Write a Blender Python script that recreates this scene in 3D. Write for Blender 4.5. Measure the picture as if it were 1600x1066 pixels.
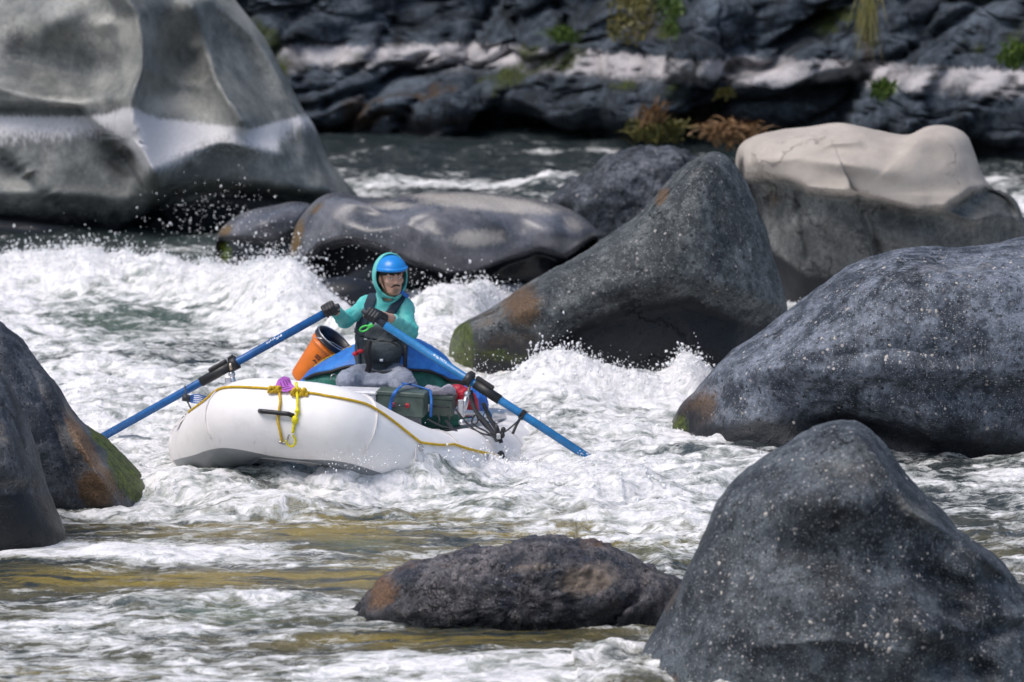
import bpy, bmesh, math
import numpy as np
from mathutils import Vector, Matrix
R = math.radians
S = bpy.context.scene
for o in list(bpy.data.objects): bpy.data.objects.remove(o)
COL = S.collection

# ------------------------------------------------------------------ camera, sky, sun, exposure
FP, CH, PITCH = 6750.0, 5.0, R(7.75)
cam = bpy.data.cameras.new('camera'); co = bpy.data.objects.new('camera', cam); COL.objects.link(co)
cam.sensor_width = 36; cam.lens = FP/1600*36; cam.clip_start = .5; cam.clip_end = 2000
co.location = (0, 0, CH); co.rotation_euler = (R(90)-PITCH, 0, 0)
cam.dof.use_dof = True; cam.dof.focus_distance = 28.8; cam.dof.aperture_fstop = 2.5
S.camera = co
w = bpy.data.worlds.new('World'); S.world = w; w.use_nodes = True
nt = w.node_tree; sky = nt.nodes.new('ShaderNodeTexSky'); sky.sky_type = 'NISHITA'; sky.sun_disc = False
SUN_EL, SUN_AZ = R(62), R(238)        # azimuth clockwise from +Y: high on the left, behind the camera
sky.sun_elevation = SUN_EL; sky.sun_rotation = SUN_AZ
sky.dust_density = 3.5; sky.air_density = 1.0
bg = nt.nodes['Background']; bg.inputs[1].default_value = .145
nt.links.new(sky.outputs[0], bg.inputs[0])
sl = bpy.data.lights.new('sun', 'SUN'); so = bpy.data.objects.new('sun', sl); COL.objects.link(so)
sl.energy = 1.5; sl.angle = R(34); sl.color = (1, .96, .93)
so.location = (0, 0, 30)
sd = Vector((math.sin(SUN_AZ)*math.cos(SUN_EL), math.cos(SUN_AZ)*math.cos(SUN_EL), math.sin(SUN_EL)))
so.rotation_euler = sd.to_track_quat('Z', 'Y').to_euler()
S.view_settings.view_transform = 'Standard'; S.view_settings.look = 'None'
S.view_settings.gamma = 1; S.view_settings.use_curve_mapping = False
S.view_settings.exposure = .3

# ------------------------------------------------------------------ maths helpers
cp, sp = math.cos(PITCH), math.sin(PITCH)
CAM = np.array([0, 0, CH])
def P(px, py, Y):
    """the world point seen at photo pixel px,py whose distance along the river is Y"""
    px, py, Y = np.broadcast_arrays(np.asarray(px, float), np.asarray(py, float), np.asarray(Y, float))
    a = (px-800)/FP; b = -(py-533)/FP
    dx, dy, dz = a, cp+b*sp, -sp+b*cp
    t = Y/dy
    return np.stack([dx*t, Y+0*t, CH+dz*t], -1)
def G(py, z=0.):
    b = -(py-533)/FP
    return (CH-z)*(cp+b*sp)/(sp-b*cp)
def proj(p):
    p = np.asarray(p, float)-CAM
    zc = p[..., 1]*cp-p[..., 2]*sp; yc = p[..., 1]*sp+p[..., 2]*cp
    return 800+FP*p[..., 0]/zc, 533-FP*yc/zc
rng = np.random.default_rng(7)
PERM = np.random.default_rng(3).permutation(256)
def _h(ix, iy, iz): return PERM[(PERM[(PERM[ix & 255]+iy) & 255]+iz) & 255]
_g = np.random.default_rng(5).normal(size=(256, 3)); _g /= np.linalg.norm(_g, axis=1)[:, None]
def noise(p, s=1., seed=0):
    """gradient noise, about -1..1"""
    q = np.asarray(p, float)*s+np.array([seed*17.3, seed*5.1, seed*9.7])
    i = np.floor(q).astype(int); f = q-i; u = f*f*f*(f*(f*6-15)+10)
    out = 0
    for dx in (0, 1):
        wx = u[..., 0] if dx else 1-u[..., 0]
        for dy in (0, 1):
            wy = u[..., 1] if dy else 1-u[..., 1]
            for dz in (0, 1):
                wz = u[..., 2] if dz else 1-u[..., 2]
                g = _g[_h(i[..., 0]+dx, i[..., 1]+dy, i[..., 2]+dz)]
                out = out+wx*wy*wz*(g[..., 0]*(f[..., 0]-dx)+g[..., 1]*(f[..., 1]-dy)+g[..., 2]*(f[..., 2]-dz))
    return out*1.6
def fbm(p, s, n=4, seed=0, gain=.5, kind='n'):
    a, t, out = 1., 0., 0
    for k in range(n):
        v = noise(p, s*2**k, seed+k*3)
        if kind == 'b': v = np.abs(v)*2-.6
        if kind == 'r': v = 1-2*np.abs(v)
        out = out+a*v; t += a; a *= gain
    return out/t
def sstep(a, b, x):
    t = np.clip((x-a)/(b-a), 0, 1); return t*t*(3-2*t)
def catmull(pts, n=12, closed=False):
    pts = np.asarray(pts, float); m = len(pts); out = []
    rngk = range(m) if closed else range(m-1)
    for i in rngk:
        if closed: p0, p1, p2, p3 = pts[i-1], pts[i], pts[(i+1) % m], pts[(i+2) % m]
        else: p0, p1, p2, p3 = pts[max(i-1, 0)], pts[i], pts[i+1], pts[min(i+2, m-1)]
        for t in np.arange(n)/n:
            out.append(.5*((2*p1)+(-p0+p2)*t+(2*p0-5*p1+4*p2-p3)*t*t+(-p0+3*p1-3*p2+p3)*t**3))
    if not closed: out.append(pts[-1])
    return np.array(out)
def seg_dist(x, y, line):
    """signed distance (left of direction positive) and position to a polyline in the plane"""
    best = np.full(x.shape, 1e9); sg = np.zeros(x.shape)
    for (ax, ay), (bx, by) in zip(line[:-1], line[1:]):
        dx, dy = bx-ax, by-ay; L = dx*dx+dy*dy
        t = np.clip(((x-ax)*dx+(y-ay)*dy)/L, 0, 1)
        ex, ey = x-ax-t*dx, y-ay-t*dy; d = np.hypot(ex, ey)
        c = dx*(y-ay)-dy*(x-ax)
        m = d < best; best = np.where(m, d, best); sg = np.where(m, np.sign(c), sg)
    return best, sg

# the raft's pose: bow up on the wave, leaning to the picture's right
RM = np.array(Matrix.Rotation(R(-13), 3, 'Z') @ Matrix.Rotation(R(3.6), 3, 'Y') @ Matrix.Rotation(R(-7.5), 3, 'X')); RO = np.array([-1.06, 31.2, -.06])
def W(q): return RO+np.asarray(q, float)@RM.T

# ------------------------------------------------------------------ object helpers
def mesh_np(name, v, f, mats=(), smooth=True, attrs=None, fmat=None):
    v = np.asarray(v, np.float32); me = bpy.data.meshes.new(name)
    if isinstance(f, np.ndarray):
        n, k = f.shape
        me.vertices.add(len(v)); me.vertices.foreach_set('co', v.ravel())
        me.loops.add(n*k); me.loops.foreach_set('vertex_index', f.astype(np.int32).ravel())
        me.polygons.add(n)
        me.polygons.foreach_set('loop_start', np.arange(0, n*k, k, dtype=np.int32))
        me.polygons.foreach_set('loop_total', np.full(n, k, np.int32))
        me.update(calc_edges=True)
    else:
        me.from_pydata(v.tolist(), [], f); me.update()
    me.polygons.foreach_set('use_smooth', [smooth]*len(me.polygons))
    if fmat is not None: me.polygons.foreach_set('material_index', np.asarray(fmat, np.int32))
    for m in (mats if isinstance(mats, (list, tuple)) else [mats]): me.materials.append(m)
    for k_, a in (attrs or {}).items():
        at = me.attributes.new(k_, 'FLOAT', 'POINT'); at.data.foreach_set('value', np.asarray(a, np.float32).ravel())
    return me
class Geo:
    """collects simple shapes (world coordinates) into one mesh"""
    def __init__(s): s.v = []; s.f = []; s.n = 0; s.flat = []
    def add(s, v, f, flat=False):
        s.flat += [flat]*len(f); s.v.append(np.asarray(v, float)); s.f += [tuple(i+s.n for i in q) for q in f]; s.n += len(v); return s
    def tube(s, pts, r, k=10, caps=True, flat=None):
        pts = np.asarray(pts, float); m = len(pts); r = np.broadcast_to(np.asarray(r, float), (m,))
        T = np.gradient(pts, axis=0); T /= np.linalg.norm(T, axis=1)[:, None]+1e-9
        up = np.array([0, 0, 1.]) if abs(T[0, 2]) < .9 else np.array([0, 1., 0])
        V = []; A = np.cross(T[0], up); A /= np.linalg.norm(A)
        for i in range(m):
            A = A-T[i]*A.dot(T[i]); A /= np.linalg.norm(A)+1e-9; B = np.cross(T[i], A)
            a = np.arange(k)*2*math.pi/k
            V.append(pts[i]+r[i]*(np.cos(a)[:, None]*A+np.sin(a)[:, None]*B*(flat or 1)))
        F = [(i*k+j, i*k+(j+1) % k, (i+1)*k+(j+1) % k, (i+1)*k+j) for i in range(m-1) for j in range(k)]
        if caps: F += [tuple(range(k))[::-1], tuple((m-1)*k+j for j in range(k))]
        return s.add(np.concatenate(V), F)
    def ribbon(s, pts, w, th, side):
        """flat webbing: width w along side vector(s), thickness th"""
        pts = np.asarray(pts, float); m = len(pts); side = np.broadcast_to(np.asarray(side, float), (m, 3))
        T = np.gradient(pts, axis=0); T /= np.linalg.norm(T, axis=1)[:, None]+1e-9
        A = side-T*(side*T).sum(1)[:, None]; A /= np.linalg.norm(A, axis=1)[:, None]; B = np.cross(T, A)
        V = np.stack([pts-A*w/2-B*th/2, pts+A*w/2-B*th/2, pts+A*w/2+B*th/2, pts-A*w/2+B*th/2], 1).reshape(-1, 3)
        F = [(i*4+j, i*4+(j+1) % 4, (i+1)*4+(j+1) % 4, (i+1)*4+j) for i in range(m-1) for j in range(4)]
        F += [(3, 2, 1, 0), tuple((m-1)*4+j for j in range(4))]
        return s.add(V, F)
    def box(s, c, ax, half, bev=.006):
        """rounded box: centre, 3 axis vectors, half sizes"""
        ax = np.asarray(ax, float); h = np.asarray(half, float); b = min(bev, h.min()*.9)
        V = []; idx = {}
        for sx in (-1, 1):
            for sy in (-1, 1):
                for sz in (-1, 1):
                    for k in range(3):
                        q = h-b; q = q.copy(); q[k] = h[k]
                        idx[(sx, sy, sz, k)] = len(V)
                        V.append(np.asarray(c)+(np.array([sx, sy, sz])*q)@ax)
        F = []
        for k in range(3):
            a, c2 = [(1, 2), (2, 0), (0, 1)][k]
            for sg in (-1, 1):
                q = []
                for (u, w_) in ((-1, -1), (1, -1), (1, 1), (-1, 1)):
                    t = [0, 0, 0]; t[k] = sg; t[a] = u; t[c2] = w_; q.append(idx[(*t, k)])
                F.append(tuple(q if sg > 0 else q[::-1]))
        for k in range(3):       # edges along axis k
            a, c2 = (k+1) % 3, (k+2) % 3
            for u in (-1, 1):
                for w_ in (-1, 1):
                    t0 = [0, 0, 0]; t1 = [0, 0, 0]; t0[k] = -1; t1[k] = 1
                    for t in (t0, t1): t[a] = u; t[c2] = w_
                    q = (idx[(*t0, a)], idx[(*t1, a)], idx[(*t1, c2)], idx[(*t0, c2)])
                    F.append(q if u*w_ > 0 else q[::-1])
        for sx in (-1, 1):
            for sy in (-1, 1):
                for sz in (-1, 1):
                    q = tuple(idx[(sx, sy, sz, k)] for k in range(3))
                    F.append(q if sx*sy*sz > 0 else q[::-1])
        return s.add(V, F, True)
    def ball(s, c, r, n=8, ax=None):
        r = np.broadcast_to(np.asarray(r, float), (3,)); V = []; m = n*2
        for i in range(n+1):
            a = math.pi*i/n
            for j in range(m):
                b = 2*math.pi*j/m; V.append([math.sin(a)*math.cos(b), math.sin(a)*math.sin(b), math.cos(a)])
        V = np.array(V)*r
        if ax is not None: V = V@np.asarray(ax)
        F = [(i*m+j, (i+1)*m+j, (i+1)*m+(j+1) % m, i*m+(j+1) % m) for i in range(n) for j in range(m)]
        return s.add(V+np.asarray(c), F)
    def ring(s, c, nrm, R_, r, k=20, kk=8):
        nrm = np.asarray(nrm, float)/np.linalg.norm(nrm); a = np.cross(nrm, [.3, .2, 1.]); a /= np.linalg.norm(a); b = np.cross(nrm, a)
        t = np.linspace(0, 2*math.pi, k+1)
        return s.tube(np.asarray(c)+R_*(np.cos(t)[:, None]*a+np.sin(t)[:, None]*b), r, kk, caps=False)
    def lathe(s, c, ax, prof, k=32):
        """prof: list of (along, radius)"""
        ax = np.asarray(ax, float)/np.linalg.norm(ax); a = np.cross(ax, [.2, .9, .1]); a /= np.linalg.norm(a); b = np.cross(ax, a)
        t = np.arange(k)*2*math.pi/k; V = [np.asarray(c)+h*ax+r*(np.cos(t)[:, None]*a+np.sin(t)[:, None]*b) for h, r in prof]
        F = [(i*k+j, i*k+(j+1) % k, (i+1)*k+(j+1) % k, (i+1)*k+j) for i in range(len(prof)-1) for j in range(k)]
        return s.add(np.concatenate(V), F)
    def mesh(s, name, mats, org, smooth=True):
        v = np.concatenate(s.v)-np.asarray(org); me = mesh_np(name, v, s.f, mats, smooth)
        if smooth: me.polygons.foreach_set('use_smooth', [not q for q in s.flat])
        if len(s.f) < 20000:
            bm = bmesh.new(); bm.from_mesh(me); bmesh.ops.recalc_face_normals(bm, faces=bm.faces); bm.to_mesh(me); bm.free()
        return me
def link(name, me, loc=(0, 0, 0), parent=None):
    o = bpy.data.objects.new(name, me); COL.objects.link(o); o.location = tuple(float(x) for x in loc)
    if parent is not None: o.parent = parent
    return o
def tag(o, label=None, cat=None, group=None, kind=None):
    if label: o['label'] = label
    if cat: o['category'] = cat
    if group: o['group'] = group
    if kind: o['kind'] = kind
    return o
def thing(name, label, cat, loc, group=None):
    return tag(link(name, None, loc), label, cat, group)
def part(name, geo, mat, parent, smooth=True, org=None, label=None):
    """child of a thing; geo is in world coordinates. org = world origin of the top-level thing"""
    org = np.array(parent['org']) if org is None else np.asarray(org)
    me = geo.mesh(name, mat, org, smooth) if isinstance(geo, Geo) else mesh_np(name, geo[0]-org, geo[1], mat, smooth, geo[2] if len(geo) > 2 else None)
    o = link(name, me, (0, 0, 0), parent); PORG[o.name] = org
    if label: o['label'] = label
    return o
PORG = {}
class T:
    """a thing with an origin; parts are given in world coordinates"""
    def __init__(s, name, label, cat, org, group=None):
        s.org = np.asarray(org, float); s.e = thing(name, label, cat, s.org, group)
    def part(s, name, geo, mat, smooth=True, label=None, parent=None):
        return part(name, geo, mat, parent or s.e, smooth, s.org, label)

# ------------------------------------------------------------------ signed distance shapes -> surface
def rcone(p, a, b, ra, rb):
    a, b = np.asarray(a, float), np.asarray(b, float); ab = b-a; L = ab.dot(ab)+1e-12
    t = np.clip(((p-a)@ab)/L, 0, 1)
    return np.linalg.norm(p-a-t[..., None]*ab, axis=-1)-(ra+(rb-ra)*t)
def ell(p, c, r, ax=None):
    q = p-np.asarray(c)
    if ax is not None: q = q@np.asarray(ax).T
    r = np.asarray(r, float); k = np.linalg.norm(q/r, axis=-1); k2 = np.linalg.norm(q/(r*r), axis=-1)+1e-9
    return k*(k-1)/k2
def rbox(p, c, h, r, ax=None):
    q = p-np.asarray(c)
    if ax is not None: q = q@np.asarray(ax).T
    q = np.abs(q)-(np.asarray(h)-r)
    return np.linalg.norm(np.maximum(q, 0), axis=-1)+np.minimum(q.max(-1), 0)-r
def smin(a, b, k=.03):
    h = np.clip(.5+.5*(b-a)/k, 0, 1); return b+(a-b)*h-k*h*(1-h)
def smax(a, b, k=.03): return -smin(-a, -b, k)
def snets(fn, lo, hi, h, axes=None):
    if axes is None:
        lo, hi = np.asarray(lo, float), np.asarray(hi, float); n = np.ceil((hi-lo)/h).astype(int)+1
        axes = [lo[i]+h*np.arange(n[i]) for i in range(3)]
    gx, gy, gz = axes; n = np.array([len(g_) for g_ in axes])
    pts = np.stack(np.meshgrid(gx, gy, gz, indexing='ij'), -1); V = fn(pts)
    sgn = V < 0; c = n-1
    acc = np.zeros((*c, 3)); cnt = np.zeros(c)
    for ax in range(3):
        for u in (0, 1):
            for w_ in (0, 1):
                o0 = [0, 0, 0]; oth = [k for k in range(3) if k != ax]; o0[oth[0]] = u; o0[oth[1]] = w_
                o1 = list(o0); o1[ax] = 1
                s0 = tuple(slice(o0[k], o0[k]+c[k]) for k in range(3)); s1 = tuple(slice(o1[k], o1[k]+c[k]) for k in range(3))
                a, b = V[s0], V[s1]; m = sgn[s0] != sgn[s1]
                t = np.where(m, a/np.where(m, a-b, 1), 0)
                for k in range(3): acc[..., k] += m*(o0[k]+(t if k == ax else 0))
                cnt += m
    act = cnt > 0; idx = -np.ones(c, int); idx[act] = np.arange(act.sum())
    ii = np.argwhere(act); q_ = ii+acc[act]/cnt[act][:, None]; v = np.stack([np.interp(q_[:, i], np.arange(n[i]), axes[i]) for i in range(3)], -1); F = []
    for ax in range(3):
        u, w_ = (ax+1) % 3, (ax+2) % 3
        s0 = [slice(None)]*3; s1 = [slice(None)]*3; s0[ax] = slice(0, -1); s1[ax] = slice(1, None)
        for q in (s0, s1): q[u] = slice(1, -1); q[w_] = slice(1, -1)
        m = sgn[tuple(s0)] != sgn[tuple(s1)]; e = np.argwhere(m); e[:, u] += 1; e[:, w_] += 1
        inside = sgn[e[:, 0], e[:, 1], e[:, 2]]
        def cell(du, dw):
            q = e.copy(); q[:, u] += du; q[:, w_] += dw; return idx[q[:, 0], q[:, 1], q[:, 2]]
        Q = np.stack([cell(-1, -1), cell(0, -1), cell(0, 0), cell(-1, 0)], 1)
        Q[~inside] = Q[~inside][:, ::-1]; F.append(Q)
    F = np.concatenate(F); F = F[(F >= 0).all(1)]
    return v, F

# ------------------------------------------------------------------ material helpers
class N:
    def __init__(s, name):
        s.m = bpy.data.materials.new(name); s.m.use_nodes = True; s.t = s.m.node_tree; s.b = s.t.nodes['Principled BSDF']
        s.pos = s.t.nodes.new('ShaderNodeNewGeometry').outputs['Position']
    def nd(s, ty, ins=None, **kw):
        n = s.t.nodes.new(ty)
        for k, v in kw.items(): setattr(n, k, v)
        for k, v in (ins or {}).items():
            if hasattr(v, 'node'): s.t.links.new(v, n.inputs[k])
            elif v is not None: n.inputs[k].default_value = v
        return n
    def noise(s, scale, detail=4, rough=.55, vec=None, dist=0., dim='3D'):
        return s.nd('ShaderNodeTexNoise', {'Scale': scale, 'Detail': detail, 'Roughness': rough, 'Distortion': dist, 'Vector': vec or s.pos}).outputs['Fac']
    def voro(s, scale, feat='F1', out='Distance', vec=None, rand=1.):
        return s.nd('ShaderNodeTexVoronoi', {'Scale': scale, 'Vector': vec or s.pos, 'Randomness': rand}, feature=feat).outputs[out]
    def math(s, op, a, b=0., c=None, clamp=False):
        n = s.nd('ShaderNodeMath', {0: a, 1: b}, operation=op, use_clamp=clamp)
        if c is not None:
            if hasattr(c, 'node'): s.t.links.new(c, n.inputs[2])
            else: n.inputs[2].default_value = c
        return n.outputs[0]
    def ss(s, x, a, b, lo=0., hi=1.):
        return s.nd('ShaderNodeMapRange', {'Value': x, 'From Min': a, 'From Max': b, 'To Min': lo, 'To Max': hi}, interpolation_type='SMOOTHSTEP').outputs[0]
    def mix(s, f, a, b, mode='MIX'):
        n = s.t.nodes.new('ShaderNodeMix'); n.data_type = 'RGBA'; n.blend_type = mode
        for i, v in ((0, f), (6, a), (7, b)):
            if hasattr(v, 'node'): s.t.links.new(v, n.inputs[i])
            else: n.inputs[i].default_value = v if i == 0 else (tuple(v)+(1,))[:4]
        return n.outputs[2]
    def attr(s, name): return s.nd('ShaderNodeAttribute', attribute_name=name).outputs['Fac']
    def scaled(s, v, x, y, z):
        return s.nd('ShaderNodeMapping', {'Vector': v, 'Scale': (x, y, z)}).outputs[0]
    def bump(s, h, dist, strength=1., nrm=None):
        return s.nd('ShaderNodeBump', {'Height': h, 'Distance': dist, 'Strength': strength, 'Normal': nrm}).outputs[0]
    def set(s, **kw):
        for k, v in kw.items():
            k = {'col': 'Base Color', 'rough': 'Roughness', 'nrm': 'Normal', 'metal': 'Metallic', 'spec': 'Specular IOR Level', 'sheen': 'Sheen Weight', 'coat': 'Coat Weight'}[k]
            if hasattr(v, 'node'): s.t.links.new(v, s.b.inputs[k])
            else: s.b.inputs[k].default_value = (tuple(v)+(1,))[:4] if isinstance(v, (tuple, list)) else v
        return s.m
def simple(name, col, rough=.5, metal=0., var=.2, vscale=12, bs=60, bd=.0015, dirt=None):
    n = N(name); f = n.noise(vscale, 5, .6)
    a = tuple(c*(1-var) for c in col); b = tuple(min(1, c*(1+var)) for c in col)
    c = n.mix(n.ss(f, .3, .7), a, b)
    if dirt: c = n.mix(n.ss(n.noise(vscale*.5, 6, .7), .52, .75), c, dirt)
    h = n.noise(bs, 4, .6)
    return n.set(col=c, rough=n.ss(h, 0, 1, rough*.8, min(1, rough*1.25)), metal=metal, nrm=n.bump(h, bd))
M = {}

def rock_mat(name, lo, hi, speck=.0, speck_scale=30., peb=0., rough=.75, band=None, bump=.02, bscale=9., coarse=None, warm=(.16, .09, .04), wetz=.22, streak=False, pale=(.42, .40, .39), con=.6, bgate=.1, crack=0, grit=1.):
    """speck: fine light grains; peb: light clasts; band=(z0,z1,strength) bleached high-water line"""
    n = N(name)
    big = n.noise(1.1, 6, .6, dist=.4); mid = n.noise(bscale*.6, 8, .65); fine = n.noise(70, 5, .7)
    c = n.mix(n.ss(mid, .40, .62), lo, hi)
    c = n.mix(n.ss(big, .46, .66, 0, con), c, tuple(x*1.5+.01 for x in hi)); c = n.mix(n.ss(n.noise(1.7, 5, .65, dist=.8), .50, .36, 0, con), c, tuple(x*.5 for x in lo))
    c = n.mix(n.ss(fine, .48, .66, 0, .6), c, tuple(x*.4 for x in lo)); c = n.mix(n.ss(n.noise(38, 6, .75), .55, .7, 0, .5), c, tuple(min(.5, x*1.9) for x in hi))
    h = n.math('ADD', n.math('MULTIPLY', mid, .7), n.math('MULTIPLY', fine, .22))
    if speck:
        v = n.voro(speck_scale, out='Distance'); rc = n.nd('ShaderNodeTexVoronoi', {'Scale': speck_scale, 'Vector': n.pos}).outputs['Color']
        sel = n.nd('ShaderNodeSeparateColor', {0: rc}).outputs[0]; sel2 = n.nd('ShaderNodeSeparateColor', {0: rc}).outputs[1]
        gr_ = n.math('ADD', n.math('MULTIPLY', n.math('POWER', sel, 3.), .42), .04)
        grains = n.math('MULTIPLY', n.ss(n.math('SUBTRACT', gr_, n.math('MULTIPLY', n.math('ADD', v, n.math('MULTIPLY', fine, .3)), .8)), -.02, .06), n.ss(n.noise(3, 4, .6), .38, .56, .25, 1))
        c = n.mix(n.math('MULTIPLY', grains, speck), c, n.mix(sel2, (.30, .31, .34), (.55, .50, .47)))
        dark = n.math('MULTIPLY', n.ss(v, .45, .3), n.ss(sel2, .3, .1))
        c = n.mix(n.math('MULTIPLY', dark, .8), c, tuple(x*.3 for x in lo))
        h = n.math('ADD', h, n.math('MULTIPLY', grains, .25))
        h = n.math('SUBTRACT', h, n.math('MULTIPLY', dark, .2))
        v2 = n.voro(speck_scale*2.6, out='Distance'); rc2 = n.nd('ShaderNodeTexVoronoi', {'Scale': speck_scale*2.6, 'Vector': n.pos}).outputs['Color']
        s3 = n.nd('ShaderNodeSeparateColor', {0: rc2}).outputs[2]
        g2 = n.math('MULTIPLY', n.ss(v2, .45, .25), n.ss(s3, .68, .9))
        c = n.mix(n.math('MULTIPLY', g2, speck*.75), c, (.42, .43, .45))
    if streak:
        st = n.noise(1, 6, .6, vec=n.scaled(n.pos, 26, 26, 1.6)); c = n.mix(n.ss(st, .5, .75, 0, .3), c, tuple(x*.5 for x in lo))
    if coarse:
        cr = n.noise(coarse, 9, .72, dist=.6); c = n.mix(n.ss(cr, .52, .36, 0, .8), c, tuple(x*.35 for x in lo)); h = n.math('ADD', h, n.math('MULTIPLY', cr, 1.2))
        c = n.mix(n.ss(n.noise(coarse*2.3, 7, .7), .56, .74, 0, .6), c, tuple(min(.4, x*2.2) for x in hi))
    if crack:
        wp_ = n.nd('ShaderNodeVectorMath', {0: n.pos, 1: n.nd('ShaderNodeTexNoise', {'Scale': 2.5, 'Detail': 6., 'Roughness': .65, 'Vector': n.pos}).outputs['Color']}, operation='ADD').outputs[0]
        ed_ = n.nd('ShaderNodeTexVoronoi', {'Scale': crack, 'Vector': n.scaled(wp_, 1, 1, 1.8)}, feature='DISTANCE_TO_EDGE').outputs['Distance']
        cl_ = n.math('MULTIPLY', n.ss(ed_, .022, .0), n.ss(n.noise(1.3, 4, .6), .5, .64))
        c = n.mix(n.math('MULTIPLY', cl_, .8), c, tuple(x*.25 for x in lo)); h = n.math('SUBTRACT', h, n.math('MULTIPLY', cl_, 1.2))
    lum = n.noise(16, 7, .72); h = n.math('ADD', h, n.math('MULTIPLY', lum, .35*grit)); c = n.mix(n.ss(lum, .52, .40, 0, .55*grit), c, tuple(x*.45 for x in lo))
    sepz = n.nd('ShaderNodeSeparateXYZ', {0: n.pos}).outputs[2]
    jit = n.math('MULTIPLY', n.math('SUBTRACT', n.noise(3.2, 7, .65), .5), .5)
    z = n.math('ADD', sepz, jit)
    if band:
        z0, z1, bs = band
        zb = n.math('ADD', n.math('ADD', sepz, n.math('MULTIPLY', jit, .35)), n.math('MULTIPLY', n.math('SUBTRACT', n.noise(1, 3, .5, vec=n.scaled(n.pos, 24, 24, 3)), .5), .16))
        bm = n.math('MULTIPLY', n.ss(zb, z0, z0+(z1-z0)*.55), n.ss(zb, z1+.03, z1-.03))
        bm = n.math('MULTIPLY', bm, n.ss(n.noise(1.6, 6, .65), .34, .56, bgate, 1))
        c = n.mix(n.math('MULTIPLY', bm, bs), c, (.62, .59, .60))
    pj = n.math('ADD', n.math('MULTIPLY', n.noise(4.5, 9, .74, dist=.5), .65), n.math('MULTIPLY', n.noise(31, 4, .7), .35))
    def msk(a, k=1.7): return n.math('MULTIPLY', n.ss(n.math('ADD', n.attr(a), n.math('MULTIPLY', n.math('SUBTRACT', pj, .5), k)), .25, .75), n.ss(n.attr(a), .03, .2))
    c = n.mix(msk('pale', 1.3), c, n.mix(n.ss(mid, .3, .7), pale, tuple(x*.78 for x in pale)))  # pale stone patches, with the skylit brightness of tops painted in too
    sk_ = n.noise(1, 5, .7, vec=n.scaled(n.pos, 42, 42, 3.5))
    ck = n.ss(n.math('ADD', n.attr('chalk'), n.math('MULTIPLY', n.math('SUBTRACT', sk_, .5), 2.0)), .15, .95)
    c = n.mix(n.math('MULTIPLY', ck, .96), c, n.mix(n.ss(fine, .3, .7), (.74, .72, .73), (.56, .55, .57)))
    c = n.mix(n.math('MULTIPLY', msk('warm'), .85), c, n.mix(n.ss(fine, .35, .65), warm, tuple(x*.3 for x in warm)))
    wline = n.ss(z, wetz+.12, wetz-.12); wet = n.math('MAXIMUM', wline, msk('dark', 1.1))  # dark mask adds painted shade of overhangs and hollows to the wet stone
    c = n.mix(wet, c, n.mix(n.ss(fine, .5, .8), (.005, .007, .010), (.028, .033, .042)))  # wet holds wet stone and the painted shade of overhangs and hollows
    mo = n.ss(n.math('ADD', n.math('MULTIPLY', n.attr('moss'), 1.5), n.math('MULTIPLY', n.math('SUBTRACT', pj, .5), 1.9)), .3, .75); mo = n.math('MULTIPLY', mo, n.ss(n.attr('moss'), .05, .25))
    c = n.mix(mo, c, n.mix(n.ss(n.noise(22, 6, .7), .35, .7), (.014, .026, .004), (.115, .15, .016)))
    h = n.math('ADD', h, n.math('MULTIPLY', n.math('MULTIPLY', mo, n.noise(110, 3, .7)), .5))
    ro = n.math('SUBTRACT', n.ss(fine, .2, .8, rough-.1, rough+.12), n.math('ADD', n.math('MULTIPLY', wet, .12), n.math('MULTIPLY', wline, .28)))
    n.set(col=c, rough=ro, nrm=n.bump(h, bump), spec=.4)
    return n.m

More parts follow.
